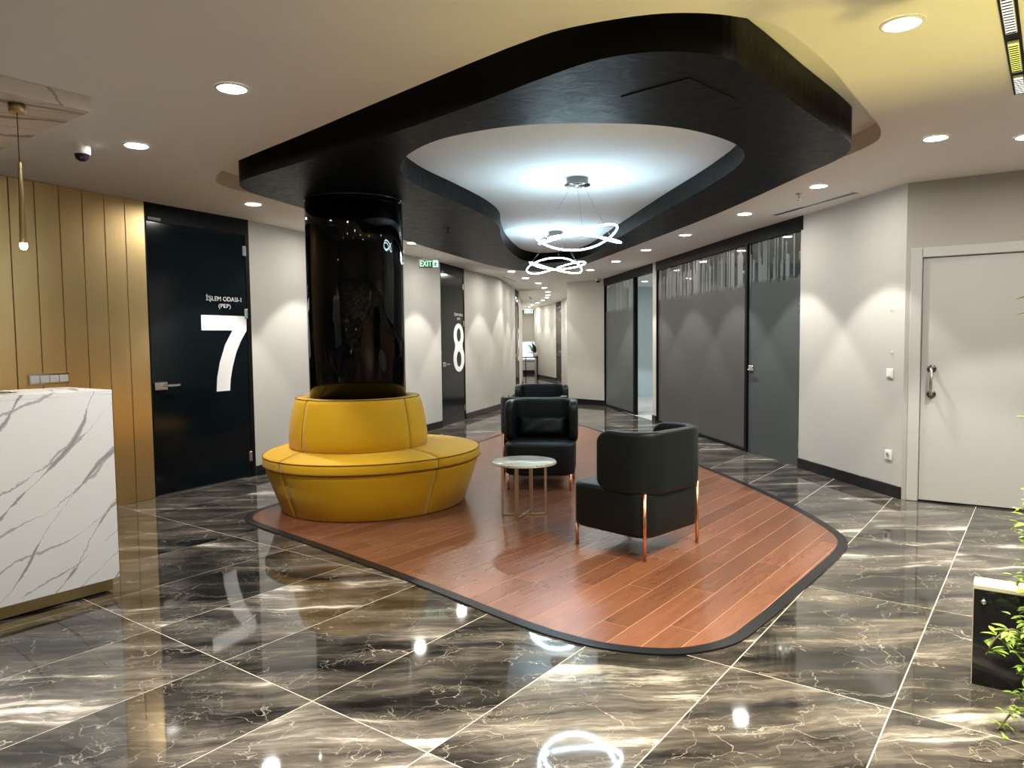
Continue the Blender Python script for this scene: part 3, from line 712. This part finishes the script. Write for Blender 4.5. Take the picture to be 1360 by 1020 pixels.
# ================================================================== ARMCHAIRS
def make_chair():
    e = empty('armchair')
    bm = bmesh.new()
    me = box_me('seat_base', -0.32, 0.32, -0.31, 0.315, 0.135, 0.425, bevel=0.028, segs=4, vert_r=0.115, vsegs=8)
    o = link('seat_base', me, 'leather', e)
    for p in me.polygons: p.use_smooth = True
    # slight crown on the seat
    for v in me.vertices:
        if v.co.z > 0.42: v.co.z += 0.012*max(0, 1-(v.co.x/0.32)**2)*max(0, 1-(v.co.y/0.32)**2)
    # wrap-around back shell: U path, round-ended
    R = 0.145; hx, hy, yf = 0.302, -0.302, 0.075
    path = []
    for i in range(10): path.append(Vector((-hx, yf+(hy+R-yf)*i/9)))
    for i in range(1, 9):
        a = PI+PI/2*i/8; path.append(Vector((-hx+R+R*math.cos(a), hy+R+R*math.sin(a))))
    for i in range(1, 8): path.append(Vector((-hx+R+(2*hx-2*R)*i/8, hy)))
    path += [Vector((-p.x, p.y)) for p in reversed(path[:18])]
    # finer stations near both wing tips
    L0 = [0.0]
    for i in range(1, len(path)): L0.append(L0[-1]+(path[i]-path[i-1]).length)
    tot = L0[-1]
    def at(s):
        for i in range(1, len(path)):
            if s <= L0[i] or i == len(path)-1:
                t = (s-L0[i-1])/(L0[i]-L0[i-1]); p = path[i-1].lerp(path[i], t); d = (path[i]-path[i-1]).normalized(); return p, d
    RT = 0.12
    st = [0.0, 0.004, 0.012, 0.025, 0.042, 0.062, 0.09, RT]
    mid = [RT+0.015+(tot-2*RT-0.03)*i/40 for i in range(41)]
    st = st+mid+[tot-s for s in reversed(st)]
    vs, fs = [], []; K = 20
    for s in st:
        p, d = at(s); nrm = Vector((d.y, -d.x))
        q = min(s, tot-s)
        drop = RT-math.sqrt(max(0, RT*RT-(RT-q)**2)) if q < RT else 0
        zt, zb = 0.792-drop*0.9, 0.405+drop*0.75
        th = 0.040*(math.sqrt(max(0.02, 1-(1-min(1, q/0.04))**2)))
        rr = min(th*0.95, 0.034)
        zc, hh = (zt+zb)/2, (zt-zb)/2
        for k_ in range(K):
            a = 2*PI*k_/K; ca, sa = math.cos(a), math.sin(a)
            x = (abs(ca)**0.45)*(1 if ca >= 0 else -1)*th; z = (abs(sa)**0.16)*(1 if sa >= 0 else -1)*hh
            if abs(sa) < 1e-6: z = 0
            pt = p+nrm*x; vs.append((pt.x, pt.y, zc+z))
    n = len(st)
    for i in range(n-1):
        for k_ in range(K):
            k2 = (k_+1) % K; fs.append((i*K+k_, i*K+k2, (i+1)*K+k2, (i+1)*K+k_))
    fs.append(tuple(range(K-1, -1, -1))); fs.append(tuple((n-1)*K+k_ for k_ in range(K)))
    mesh('back_shell', vs, fs, 'leather', e, True)
    for sx in (-1, 1):
        o = tube('leg', [(sx*0.283, 0.272, 0.0), (sx*0.283, 0.272, 0.15)], 0.0115, 'copper', e, 12)
        o = tube('leg', [(sx*0.292, -0.282, 0.0), (sx*0.292, -0.282, 0.418)], 0.0115, 'copper', e, 12)
    return e
def make_pillow(parent=None):
    # soft rectangular lumbar pillow, x wide, y thick, z high
    N, Mz = 18, 10; vs, fs = [], []
    for side in (1, -1):
        for i in range(N+1):
            for j in range(Mz+1):
                u, v = -1+2*i/N, -1+2*j/Mz
                bulge = (max(0, 1-u**4)*max(0, 1-v**4))**0.5
                pin = 1-0.06*(1-abs(u))*abs(v)**3-0.0
                x = 0.245*u*(1-0.05*(1-v*v)); z = 0.098*v*(1-0.10*(1-u*u)*0.6)
                vs.append((x, side*0.055*bulge*(1+0.10*math.sin(5*u+3*v)), z))
    W = Mz+1; T = (N+1)*W
    for s in range(2):
        for i in range(N):
            for j in range(Mz):
                a = s*T+i*W+j; fs.append((a, a+1, a+W+1, a+W))
    o = mesh('lumbar_pillow', vs, fs, 'leather', parent, True)
    bm = bmesh.new(); bm.from_mesh(o.data); bmesh.ops.remove_doubles(bm, verts=bm.verts, dist=1e-5); bmesh.ops.recalc_face_normals(bm, faces=bm.faces); bm.to_mesh(o.data); bm.free()
    return o
ch = make_chair()
CH = [((0.8165, 4.768), 43.7, 'dark leather armchair with copper legs, turned away beside the round table', None),
      ((0.272, 6.80), 173.0, 'dark leather armchair with copper legs, facing out behind the round table', None),
      ((0.245, 7.535), -9.0, 'dark leather armchair standing back to back with the armchair behind the round table', None),
      ((0.375, 9.20), 177.0, 'dark leather armchair furthest down the plank inlay, in front of the corridor', None)]
for i, (p, r, lb, _) in enumerate(CH):
    o = ch if i == 0 else copy_tree(ch)
    o.location = (p[0], p[1], 0.008); o.rotation_euler = (0, 0, math.radians(r)); tag(o, lb, 'armchair', 'dark leather armchairs on the plank inlay')
pw = make_pillow()
for i, (ci, lb) in enumerate(((1, 'dark leather lumbar pillow on the armchair behind the round table'), (3, 'dark leather lumbar pillow on the armchair furthest down the inlay'))):
    o = pw if i == 0 else copy_tree(pw)
    p, r = CH[ci][0], math.radians(CH[ci][1]); loc = Vector((0.0, -0.178, 0.008+0.437+0.094)); 
    loc.rotate(Matrix.Rotation(r, 3, 'Z')); o.location = (p[0]+loc.x, p[1]+loc.y, loc.z); o.rotation_euler = (math.radians(-14), 0, r)
    o.rotation_euler = (Matrix.Rotation(r, 3, 'Z') @ Matrix.Rotation(math.radians(16), 3, 'X')).to_euler()
    tag(o, lb, 'pillow', 'lumbar pillows on the armchairs')

# ================================================================== SIDE TABLE
tb = empty('side_table', (0.085, 5.585, 0.0083), math.atan2(0.008, 0.346), label='small round marble-topped side table with a crossed brass base', cat='side table')
tp = lathe('table_top', [(0.0, 0.412), (0.246, 0.412), (0.250, 0.415), (0.250, 0.424), (0.247, 0.428), (0.0, 0.428)], 64, 'marble_table', tb, cap=False)
tube('rim', [(0.2505*math.cos(2*PI*i/64), 0.2505*math.sin(2*PI*i/64), 0.413) for i in range(64)], 0.005, 'brass_pale', tb, 6, closed=True)
a2 = math.atan2(0.334, 0.124)-math.atan2(0.008, 0.346)
for a in (0, PI, a2, a2+PI):
    o = box('leg', 0.158, 0.176, -0.013, 0.013, 0.0, 0.411, 'brass_pale', tb, bevel=0.001, segs=1); o.rotation_euler = (0, 0, a)
    o = box('foot_bar', 0.008, 0.158, -0.009, 0.009, 0.0, 0.014, 'brass_pale', tb, bevel=0.001, segs=1); o.rotation_euler = (0, 0, a)
    o = box('top_bar', 0.008, 0.158, -0.009, 0.009, 0.398, 0.411, 'brass_pale', tb, bevel=0.001, segs=1); o.rotation_euler = (0, 0, a)

# ================================================================== RECEPTION COUNTER
KC = (-2.2, 3.975); CA = along(KC, (-math.cos(TH), -math.sin(TH)), 2.6)
rzc, LCN = frame_of(CA, KC)
co = empty('reception_counter', (KC[0], KC[1], 0.0), rzc, label='white marble reception counter with grey veins and a brass plinth', cat='counter')
for a_, b_ in ((-1.30, -0.0), (-2.6, -1.302)):
    box('front_panel', a_, b_, 0.0, 0.03, 0.075, 1.10, 'marble_white', co, bevel=0.002, segs=1)
box('end_panel', -0.03, -0.0005, 0.0305, 0.56, 0.075, 1.10, 'marble_white', co, bevel=0.002, segs=1)
vs2 = [(0.0, 0.0), (0.0, 0.56), (-0.36, 0.56), (-0.36, 0.24), (-2.6, 0.24), (-2.6, 0.0)]
n = 6
vs = [(x, y, 1.1005) for x, y in vs2]+[(x, y, 1.122) for x, y in vs2]
fs = [(0, 1, 2, 3), (0, 3, 4, 5), (6, 7, 8, 9), (6, 9, 10, 11)]+[(i, (i+1) % n, n+(i+1) % n, n+i) for i in range(n)]
mesh('counter_top', vs, fs, 'marble_white', co)
box('inner_panel', -2.6, -0.36, 0.20, 0.239, 0.075, 1.10, 'white_plastic', co)
box('desk_top', -2.55, -0.04, 0.24, 0.70, 0.70, 0.73, 'white_plastic', co)
box('desk_side', -2.6, -2.55, 0.24, 0.70, 0.0, 0.73, 'white_plastic', co)
box('plinth', -2.58, -0.03, 0.02, 0.50, 0.012, 0.0745, 'brass', co)
box('plinth_shadow_gap', -2.56, -0.06, 0.045, 0.48, 0.0, 0.012, 'rubber', co)
# 4-gang switch plate on the gold wall
rz, L = frame_of(GOLD_A, D7L)
dirg = (math.cos(rz), math.sin(rz)); u0 = math.hypot(-3.60-GOLD_A[0], 5.62-GOLD_A[1]); pg = along(GOLD_A, dirg, u0)
sw = empty('switch_plate', (pg[0], pg[1], 1.112), rz, label='four-gang steel switch plate on the gold panels', cat='switch')
box('plate', -0.155, 0.155, -0.033, -0.0225, -0.043, 0.043, 'chrome', sw, bevel=0.003, segs=1)
for i in range(4): box('rocker', -0.145+i*0.0735, -0.145+i*0.0735+0.0685, -0.038, -0.0332, -0.028, 0.028, 'white_plastic', sw, bevel=0.002, segs=1)

# ---- marble slab dropped from the ceiling over the counter + pendant
slab_c = (-2.115, 3.744)
o = empty('ceiling_marble_slab', (slab_c[0], slab_c[1], 2.546), TH, label='white veined marble slab hung from the ceiling above the counter', cat='ceiling panel')
box('slab', -2.4, 0.0, 0.0, 1.75, 0.0, 0.0735, 'marble_panel', o, bevel=0.002, segs=1)
pn_ = empty('pendant_lamp', (-2.40, 3.609, 2.546), label='slender brass tube pendant lamp with a glowing tip above the counter', cat='pendant lamp')
lathe('canopy', [(0.034, -0.042), (0.036, -0.040), (0.036, -0.001)], 24, 'brass', pn_)
tube('cable', [(0, 0, -0.043), (0, 0, -0.275)], 0.0022, 'rubber', pn_, 6)
lathe('tube', [(0.006, -0.275), (0.008, -0.285), (0.0165, -0.672)], 20, 'brass', pn_)
lathe('lamp_tip', [(0.0155, -0.672), (0.0165, -0.690), (0.012, -0.702), (0.0, -0.704)], 20, 'tip', pn_, cap=False)

# ================================================================== CHANDELIERS
def make_chandelier(x, y, zr, rot, label):
    e = empty('ring_chandelier', (x, y, 2.67), 0, label=label, cat='chandelier', group='twisted light ring chandeliers in the ceiling opening')
    lathe('canopy', [(0.088, -0.001), (0.088, -0.045), (0.104, -0.052), (0.104, -0.060), (0.0, -0.062)], 40, 'chrome_dark', e, cap=False)
    for a in (0.4, 2.5, 4.6): lathe('canopy_stud', [(0.010, -0.062), (0.010, -0.070), (0.0, -0.072)], 12, 'chrome', e, (0.055*math.cos(a), 0.055*math.sin(a), 0), cap=False)
    dz = zr-2.67; pts = []
    N = 150
    for i in range(N):
        t = 4*PI*i/N; r = 0.330+0.028*math.cos(1.5*t+PI/4); z = 0.066*math.sin(1.5*t+PI/4)
        pts.append((r*math.cos(t+rot), r*math.sin(t+rot), dz+z))
    tube('light_ring', pts, 0.0065, 'ring', e, 8, closed=True)
    for j in range(3):
        k_ = min(range(N), key=lambda i: abs(((4*PI*i/N+rot) % (2*PI))-(0.55+j*2*PI/3))-pts[i][2]*0.5)
        a = 0.4+j*2*PI/3
        tube('wire', [(0.06*math.cos(a), 0.06*math.sin(a), -0.062), pts[k_]], 0.0009, 'chrome_dark', e, 5)
    # clamp where the strips cross
    k_ = N//8
    lathe('clamp', [(0.016, -0.015), (0.016, 0.015)], 12, 'chrome_dark', e, pts[k_])
    return e
make_chandelier(0.545, 5.93, 2.20, PI/3, 'twisted white light ring chandelier in the wide part of the ceiling opening')
make_chandelier(0.545, 8.80, 2.255, 0.0, 'twisted white light ring chandelier in the narrow far end of the ceiling opening')

# ================================================================== DOWNLIGHTS
trim_p = [(0.062, -0.001), (0.064, -0.006), (0.078, -0.0065), (0.082, -0.003), (0.082, -0.0003)]
def make_downlight():
    e = empty('downlight')
    lathe('trim_ring', trim_p, 32, 'white_plastic', e, cap=False)
    lathe('lens', [(0.0625, -0.0015), (0.0, -0.0018)], 28, 'lens', e, cap=False)
    return e
dl = make_downlight()
def spot(x, y, w, half=41.5, color=WARM, blend=0.22):
    ld = bpy.data.lights.new('downlight_beam', 'SPOT'); ld.energy = w; ld.color = color; ld.spot_size = math.radians(2*half); ld.spot_blend = blend; ld.shadow_soft_size = 0.03
    lo = bpy.data.objects.new('downlight_beam', ld); COL.objects.link(lo); lo.location = (x, y, ZC-0.02); return lo
HALLG = 'round recessed downlight in the ceiling alongside the glass partition'
LEFTG = 'round recessed downlight in the ceiling between the black island and the black doors'
CORG = 'round recessed downlight in the corridor ceiling'
COUNT = 'round recessed downlight in the ceiling between the marble slab and the black island'
NEARG = 'round recessed downlight in the ceiling by the light track'
OTHER = 'round recessed downlight added out of view over the entrance, boosted to brighten the ceiling'
LIGHTS = [((-1.358, 3.637), COUNT), ((-2.345, 4.639), 'round recessed downlight beside the white dome camera'), ((-2.311, 6.602), 'round recessed downlight in front of the door marked 7'), ((-1.79, 7.93), LEFTG), ((-1.242, 9.268), 'round recessed downlight beside the hanging EXIT sign'), ((-0.781, 10.527), LEFTG), ((-0.358, 11.813), LEFTG),
          ((0.015, 13.206), CORG), ((0.296, 14.646), CORG), ((0.602, 15.964), CORG), ((0.796, 17.345), CORG), ((0.949, 18.802), CORG), ((1.028, 20.172), CORG), ((1.059, 21.406), CORG), ((0.995, 22.782), CORG), ((0.881, 24.194), CORG), ((0.725, 25.52), CORG), ((0.66, 27.0), CORG), ((0.66, 29.0), CORG),  # last one is an unseen lamp added to brighten the end wall
          ((1.58, 2.986), NEARG), ((2.702, 4.672), 'round recessed downlight in front of the white door'), ((2.56, 6.096), 'round recessed downlight beside the steel sprinkler head'), ((2.369, 7.405), HALLG), ((2.113, 8.846), HALLG), ((1.906, 10.282), HALLG), ((1.687, 11.71), HALLG), ((1.43, 13.1), HALLG),
          ((3.28, 4.66), 'round recessed downlight beside the hinge side of the white door'),
          ((-0.35, 2.0), OTHER), ((-3.6, 3.9), OTHER), ((-3.3, 2.2), OTHER), ((-1.6, 0.8), OTHER), ((1.1, 0.9), OTHER), ((3.0, 1.6), OTHER), ((4.2, 3.2), OTHER), ((0, -1.2), OTHER), ((3, -1.2), OTHER), ((-3, -1.2), OTHER),  # unseen downlights added out of view, beams boosted to brighten the ceiling
          ((4.6, 10.0), 'round recessed downlight in the office behind the frosted glass'), ((4.2, 14.0), 'round recessed downlight in the office with the open doorway'), ((2.9, 15.8), 'round recessed downlight in the office with the open doorway')]
for i, ((x, y), lb) in enumerate(LIGHTS):
    o = dl if i == 0 else copy_tree(dl)
    o.location = (x, y, ZC); tag(o, lb, 'downlight', 'recessed downlights in the ceiling')
    if lb.startswith('round recessed downlight in the office behind'): spot(x, y, SPOT_W*0.8)
    else: spot(x, y, SPOT_W*(2.8 if lb == OTHER else 0.65 if lb == CORG else 1.0), color=(0.92, 0.97, 1.0) if 'open doorway' in lb else WARM)

# ================================================================== CEILING FITTINGS
dm = empty('dome_camera', (-2.663, 4.591, ZC), label='white dome security camera with a smoked lens on the ceiling', cat='camera')
lathe('housing', [(0.050, -0.0003), (0.052, -0.010), (0.050, -0.062), (0.046, -0.066), (0.0, -0.066)], 32, 'white_plastic', dm, cap=False)
lathe('lens_dome', [(0.041, -0.0662), (0.040, -0.080), (0.033, -0.095), (0.018, -0.106), (0.0, -0.109)], 28, 'dome', dm, cap=False)
d2 = empty('dome_camera', (1.78, 14.9, ZC), label='small white dome camera beside the far frosted pane', cat='camera')
lathe('housing', [(0.055, -0.0003), (0.055, -0.05), (0.0, -0.05)], 24, 'white_plastic', d2, cap=False)
lathe('lens_dome', [(0.04, -0.0502), (0.03, -0.08), (0.0, -0.09)], 20, 'dome', d2, cap=False)
def slot(a, b, wdt, label):
    rz, L = frame_of(a, b); e = empty('slot_diffuser', (a[0], a[1], ZC), rz, label=label, cat='air diffuser', group='linear air diffusers in the ceiling')
    box('frame', 0, L, -wdt/2, -wdt/2+0.012, -0.006, -0.0003, 'white_plastic', e); box('frame', 0, L, wdt/2-0.012, wdt/2, -0.006, -0.0003, 'white_plastic', e)
    for y_ in (-wdt/5, 0.0, wdt/5): box('blade', 0, L, y_-0.004, y_+0.004, -0.005, -0.0015, 'chrome', e)
    box('backing', 0, L, -wdt/2+0.0122, wdt/2-0.0122, -0.0012, -0.0003, 'rubber', e)
slot((2.70, 7.50), (3.0, 6.38), 0.09, 'long linear air diffuser in the ceiling before the glass partition')
slot((0.10, 15.45), (-0.15, 14.35), 0.09, 'short dark linear air diffuser in the corridor ceiling')
def sprinkler(x, y, z, black, label):
    e = empty('sprinkler_head', (x, y, z), label=label, cat='sprinkler'); mm = 'rubber' if black else 'chrome'
    lathe('flange', [(0.030, -0.0003), (0.028, -0.006), (0.010, -0.007)], 20, mm, e, cap=False)
    lathe('body', [(0.008, -0.007), (0.008, -0.045), (0.012, -0.047), (0.0, -0.047)], 12, mm, e, cap=False)
    lathe('deflector', [(0.0, -0.052), (0.020, -0.053), (0.020, -0.055), (0.0, -0.056)], 16, mm, e, cap=False)
    lathe('bulb', [(0.003, -0.047), (0.003, -0.053)], 8, mm, e)
sprinkler(2.519, 6.402, ZC, False, 'small steel sprinkler head beside the linear air diffuser')
sprinkler(-0.635, 7.468, ZB, True, 'small black sprinkler head under the black ceiling island')
sp_ = empty('smoke_detector', (0.566, 20.842, ZC), label='small round detector on the corridor ceiling', cat='detector')
lathe('housing', [(0.06, -0.0003), (0.06, -0.03), (0.045, -0.045), (0.0, -0.045)], 20, 'white_plastic', sp_, cap=False); lathe('sensor', [(0.03, -0.0452), (0.025, -0.07), (0.0, -0.072)], 16, 'rubber', sp_, cap=False)

def exit_sign(x, y, zc, wdt, hgt, rz, label, full=True):
    e = empty('exit_sign', (x, y, zc), rz, label=label, cat='exit sign', group='hanging green exit signs')
    box('housing', -wdt/2, wdt/2, 0.0, 0.028, -hgt/2, hgt/2, 'white_plastic', e, bevel=0.002, segs=1)
    box('face', -wdt/2+0.003, wdt/2-0.003, -0.004, -0.0002, -hgt/2+0.003, hgt/2-0.003, 'exit_dark' if full else 'exit_green', e)
    text_mesh('lettering', 'EXIT', 0.105*hgt/0.12, 'exit_green' if full else 'exit_white', e, (-wdt*0.145, -0.0055, 0.0), width=wdt*0.58)
    # running figure beside an opening
    px = wdt*0.33; s = hgt/0.12
    box('pictogram_door', px-0.036*s, px+0.036*s, -0.0058, -0.0042, -0.045*s, 0.047*s, 'exit_white', e)
    def limb(a, b, r=0.0055): tube('pictogram_figure', [(px+a[0]*s, -0.0066, a[1]*s), (px+b[0]*s, -0.0066, b[1]*s)], r*s, 'exit_dark', e, 6)
    limb((0.004, 0.016), (-0.004, -0.010), 0.008); limb((-0.004, -0.010), (0.010, -0.022)); limb((0.010, -0.022), (0.004, -0.038)); limb((-0.004, -0.010), (-0.022, -0.030)); limb((0.004, 0.014), (0.022, 0.004), 0.004); limb((0.002, 0.014), (-0.014, 0.004), 0.004); limb((0.008, 0.028), (0.008, 0.031), 0.007)
    for sx in (-0.31, 0.31): tube('wire', [(sx*wdt, 0.012, hgt/2), (sx*wdt, 0.012, ZC-zc)], 0.0015, 'chrome', e, 5)
exit_sign(-1.115, 9.95, 2.425, 0.275, 0.125, math.radians(4), 'green EXIT sign hung on two wires beside the door marked 8')
exit_sign(0.53, 22.2, 2.255, 0.26, 0.12, 0.0, 'small green EXIT sign hung far down the corridor', False)

# ---- black light track with grille lamps by the greenery
ta, tb_ = (1.15, 1.83), (2.633, 3.805); rz, L = frame_of(ta, tb_)
tr = empty('light_track', (ta[0], ta[1], ZC), rz, label='black ceiling light track with white grille lamps, some coloured with a yellow leaf reflection, above the greenery', cat='track light')
box('rail', 0, L, -0.030, 0.030, -0.016, -0.0003, 'black_metal', tr)
for mt_, s0, s1 in (('track_led', 0.06, 0.50), ('leaf_tint', 0.59, 0.93), ('track_led', 1.02, 1.494), ('leaf_tint', 1.618, 2.038), ('track_led', 2.125, 2.43)):
    lm = box('grille_lamp', s0, s1, -0.020, 0.020, -0.030, -0.0162, 'white_plastic', tr, bevel=0.002, segs=1)
    nb = int((s1-s0-0.01)/0.030)
    for i in range(nb): box('lamp_cell', s0+0.006+i*0.030, s0+0.006+i*0.030+0.022, -0.0165, 0.0165, -0.0308, -0.0301, mt_, lm)
    for i in range(nb): box('louvre', s0+0.006+i*0.030+0.0225, s0+0.006+i*0.030+0.0295, -0.0165, 0.0165, -0.034, -0.0301, 'black_metal', lm)
def sp2(x, y, z, w, color, tgt, half, name='track_beam'):
    ld = bpy.data.lights.new(name, 'SPOT'); ld.energy = w; ld.color = color; ld.spot_size = math.radians(2*half); ld.spot_blend = 0.6; ld.shadow_soft_size = 0.06
    lo = bpy.data.objects.new(name, ld); COL.objects.link(lo); lo.location = (x, y, z); d = Vector(tgt)-Vector((x, y, z)); lo.rotation_euler = d.to_track_quat('-Z', 'Y').to_euler()
for s in (0.35, 0.95, 1.6):
    p = along(ta, (math.cos(rz), math.sin(rz)), s); sp2(p[0], p[1], ZC-0.04, 60, (1.0, 0.86, 0.50), (p[0], p[1], 0), 60)

# ================================================================== WALL FITTINGS on the right
rz, L = frame_of(RN, RC); dr = (math.cos(rz), math.sin(rz))
def on_right(s): return along(RC, (-dr[0], -dr[1]), s)
p = on_right(0.165); e = empty('light_switch', (p[0], p[1], 1.052), rz, label='white rocker light switch on the pale wall', cat='switch')
box('plate', -0.04, 0.04, -0.011, -0.0003, -0.041, 0.041, 'white_plastic', e, bevel=0.004); box('rocker', -0.026, 0.026, -0.016, -0.0112, -0.028, 0.028, 'white_plastic', e, bevel=0.003)
p = on_right(0.165); e = empty('power_socket', (p[0], p[1], 0.352), rz, label='white power socket low on the pale wall', cat='socket')
box('plate', -0.041, 0.041, -0.011, -0.0003, -0.041, 0.041, 'white_plastic', e, bevel=0.004)
c_ = lathe('socket_well', [(0.0, 0.0), (0.019, 0.0), (0.022, 0.003), (0.022, 0.0)], 24, 'grey_floor', e, (0, -0.0115, 0)); c_.rotation_euler = (PI/2, 0, 0)
for z, s in ((1.59, 0.15), (1.232, 0.14)):
    p = on_right(s); e = empty('wall_plug', (p[0], p[1], z), rz, label='tiny white wall plug above the light switch', cat='wall plug', group='wall plugs above the switch')
    box('plug', -0.008, 0.008, -0.008, -0.0003, -0.012, 0.012, 'white_plastic', e, bevel=0.002, segs=1); tube('pin', [(0, -0.008, -0.003), (0, -0.016, -0.003)], 0.003, 'chrome_dark', e, 8)

# ================================================================== PLANTER + GREENERY at the right edge
rzp = math.atan2(-0.57, 0.82)
pb = empty('planter_box', (1.779, 2.756, 0.0), rzp, label='low cream planter box faced with black glass, among the greenery', cat='planter')
box('body', 0.0, 0.95, 0.006, 0.115, 0.0, 0.405, 'cream', pb, bevel=0.003, segs=1)
box('glass_face', 0.003, 0.947, 0.0, 0.0055, 0.012, 0.388, 'dome', pb)
box('edge_trim', -0.003, 0.95, -0.003, 0.0055, 0.0, 0.0115, 'chrome', pb)
for x_ in (0.035, 0.90):
    s_ = lathe('standoff_stud', [(0.0, 0.016), (0.008, 0.015), (0.0095, 0.010), (0.0095, 0.0)], 20, 'chrome', pb, (x_, -0.0003, 0.345)); s_.rotation_euler = (PI/2, 0, 0)

def leaf_into(vs, fs, p, d, up, ln, wd, curl=0.25):
    d = d.normalized(); s = d.cross(up)
    if s.length < 1e-3: s = Vector((1, 0, 0))
    s.normalize(); n = s.cross(d).normalized(); b = len(vs)
    prof = [(0.0, 0.06), (0.25, 0.8), (0.5, 1.0), (0.78, 0.62), (1.0, 0.0)]
    for t, w_ in prof:
        c = p+d*(ln*t)-n*(curl*ln*t*t)
        vs.append(c+s*(wd*w_*0.5)+n*(0.12*wd*w_)); vs.append(c); vs.append(c-s*(wd*w_*0.5)+n*(0.12*wd*w_))
    for i in range(len(prof)-1):
        a = b+3*i; fs.append((a, a+1, a+4, a+3)); fs.append((a+1, a+2, a+5, a+4))
plant = empty('leafy_plant', (1.90, 2.48, 0.0), label='bright green leafy plant with trailing vines in front of the black glass planter', cat='plant')
def vine(pts, nleaf, ln, wd, material, spread=0.06, seed=1, sub=3):
    random.seed(seed); base = Vector(plant.location)
    P = [p-base for p in catmull(pts, 8, closed=False)]
    st = tube('stem', P, [0.005*(1-0.6*i/len(P)) for i in range(len(P))], 'stem', plant, 6)
    vs, fs = [], []
    for i in range(nleaf):
        t = random.uniform(0.02, 1.0)*(len(P)-1); k_ = min(int(t), len(P)-2); p = P[k_].lerp(P[k_+1], t-k_)
        a = random.uniform(0, 2*PI)
        out = Vector((math.cos(a), math.sin(a), random.uniform(-0.5, 0.7))).normalized()
        tip = p+out*random.uniform(0.3, 1.0)*spread
        for q in range(sub):
            o2 = (out+Vector((random.uniform(-0.8, 0.8), random.uniform(-0.8, 0.8), random.uniform(-0.5, 0.6)))).normalized()
            leaf_into(vs, fs, p.lerp(tip, (q+1)/sub), o2, Vector((0, 0, 1)), ln*random.uniform(0.7, 1.2), wd*random.uniform(0.8, 1.2))
    vs = [Vector((v[0], v[1], max(v[2], 0.002))) for v in vs]
    f = mesh('foliage', vs, fs, material, plant, False); f['kind'] = 'stuff'
vine([(1.84, 2.50, 0.0), (1.83, 2.50, 0.2), (1.84, 2.52, 0.42), (1.85, 2.54, 0.62), (1.86, 2.54, 0.80)], 120, 0.030, 0.014, 'leaf', 0.075, 3)
vine([(1.88, 2.46, 0.0), (1.86, 2.46, 0.6), (1.84, 2.46, 1.1), (1.86, 2.46, 1.6), (1.88, 2.50, 2.2), (1.92, 2.55, 2.56)], 46, 0.062, 0.034, 'leaf', 0.10, 11, sub=2)
vine([(1.86, 2.52, 0.0), (1.83, 2.50, 0.25), (1.76, 2.50, 0.33), (1.70, 2.50, 0.30), (1.665, 2.50, 0.24)], 16, 0.045, 0.020, 'leaf', 0.03, 21)
vine([(1.83, 2.40, 0.0), (1.77, 2.41, 0.07), (1.71, 2.41, 0.08), (1.675, 2.42, 0.03), (1.66, 2.42, 0.012)], 22, 0.024, 0.011, 'leaf', 0.035, 31)
up = empty('ceiling_tint_uplight', (2.35, 2.2, 0.0), label='small black floor uplight added out of view to tint the ceiling yellow', cat='uplight')  # unseen lamp added to throw the yellow tint on the ceiling
lathe('housing', [(0.0, 0.0), (0.06, 0.0), (0.06, 0.07), (0.05, 0.07), (0.045, 0.06)], 24, 'black_metal', up, cap=False)
lathe('lens', [(0.045, 0.06), (0.0, 0.061)], 24, 'leaf_tint', up, cap=False)
sp2(2.35, 2.2, 0.09, 42, (1.0, 0.82, 0.22), (2.1, 2.5, 2.6), 50, 'ceiling_tint_beam')

# ================================================================== far end: console table + plant
ct = empty('console_table', (0.68, 27.2, 0.0), label='slim black console table at the end of the corridor', cat='table')
box('table_top', -0.30, 0.30, -0.2, 0.2, 0.72, 0.75, 'black_metal', ct)
for sx in (-0.16, 0.27):
    for sy in (-0.17, 0.17): box('leg', sx-0.014, sx+0.014, sy-0.014, sy+0.014, 0, 0.72, 'black_metal', ct)
random.seed(5)
ep = empty('potted_plant', (0.88, 27.15, 0.75), label='dark green plant with broad drooping leaves on the console table', cat='plant')
lathe('pot', [(0.0, 0.0005), (0.07, 0.0005), (0.09, 0.16), (0.08, 0.16), (0.07, 0.13), (0.0, 0.13)], 20, 'white_plastic', ep, cap=False)
for i in range(13):
    a = PI*0.5+random.uniform(0.0, 1.0)*PI; 
    vs, fs = [], []; leaf_into(vs, fs, Vector((0, 0, 0.12)), Vector((math.cos(a)*0.8, math.sin(a)*0.5, random.uniform(0.25, 1.3))), Vector((0, 0, 1)), random.uniform(0.35, 0.62), 0.11, 0.35)
    mesh('leaf', vs, fs, 'leaf_dark', ep, True)
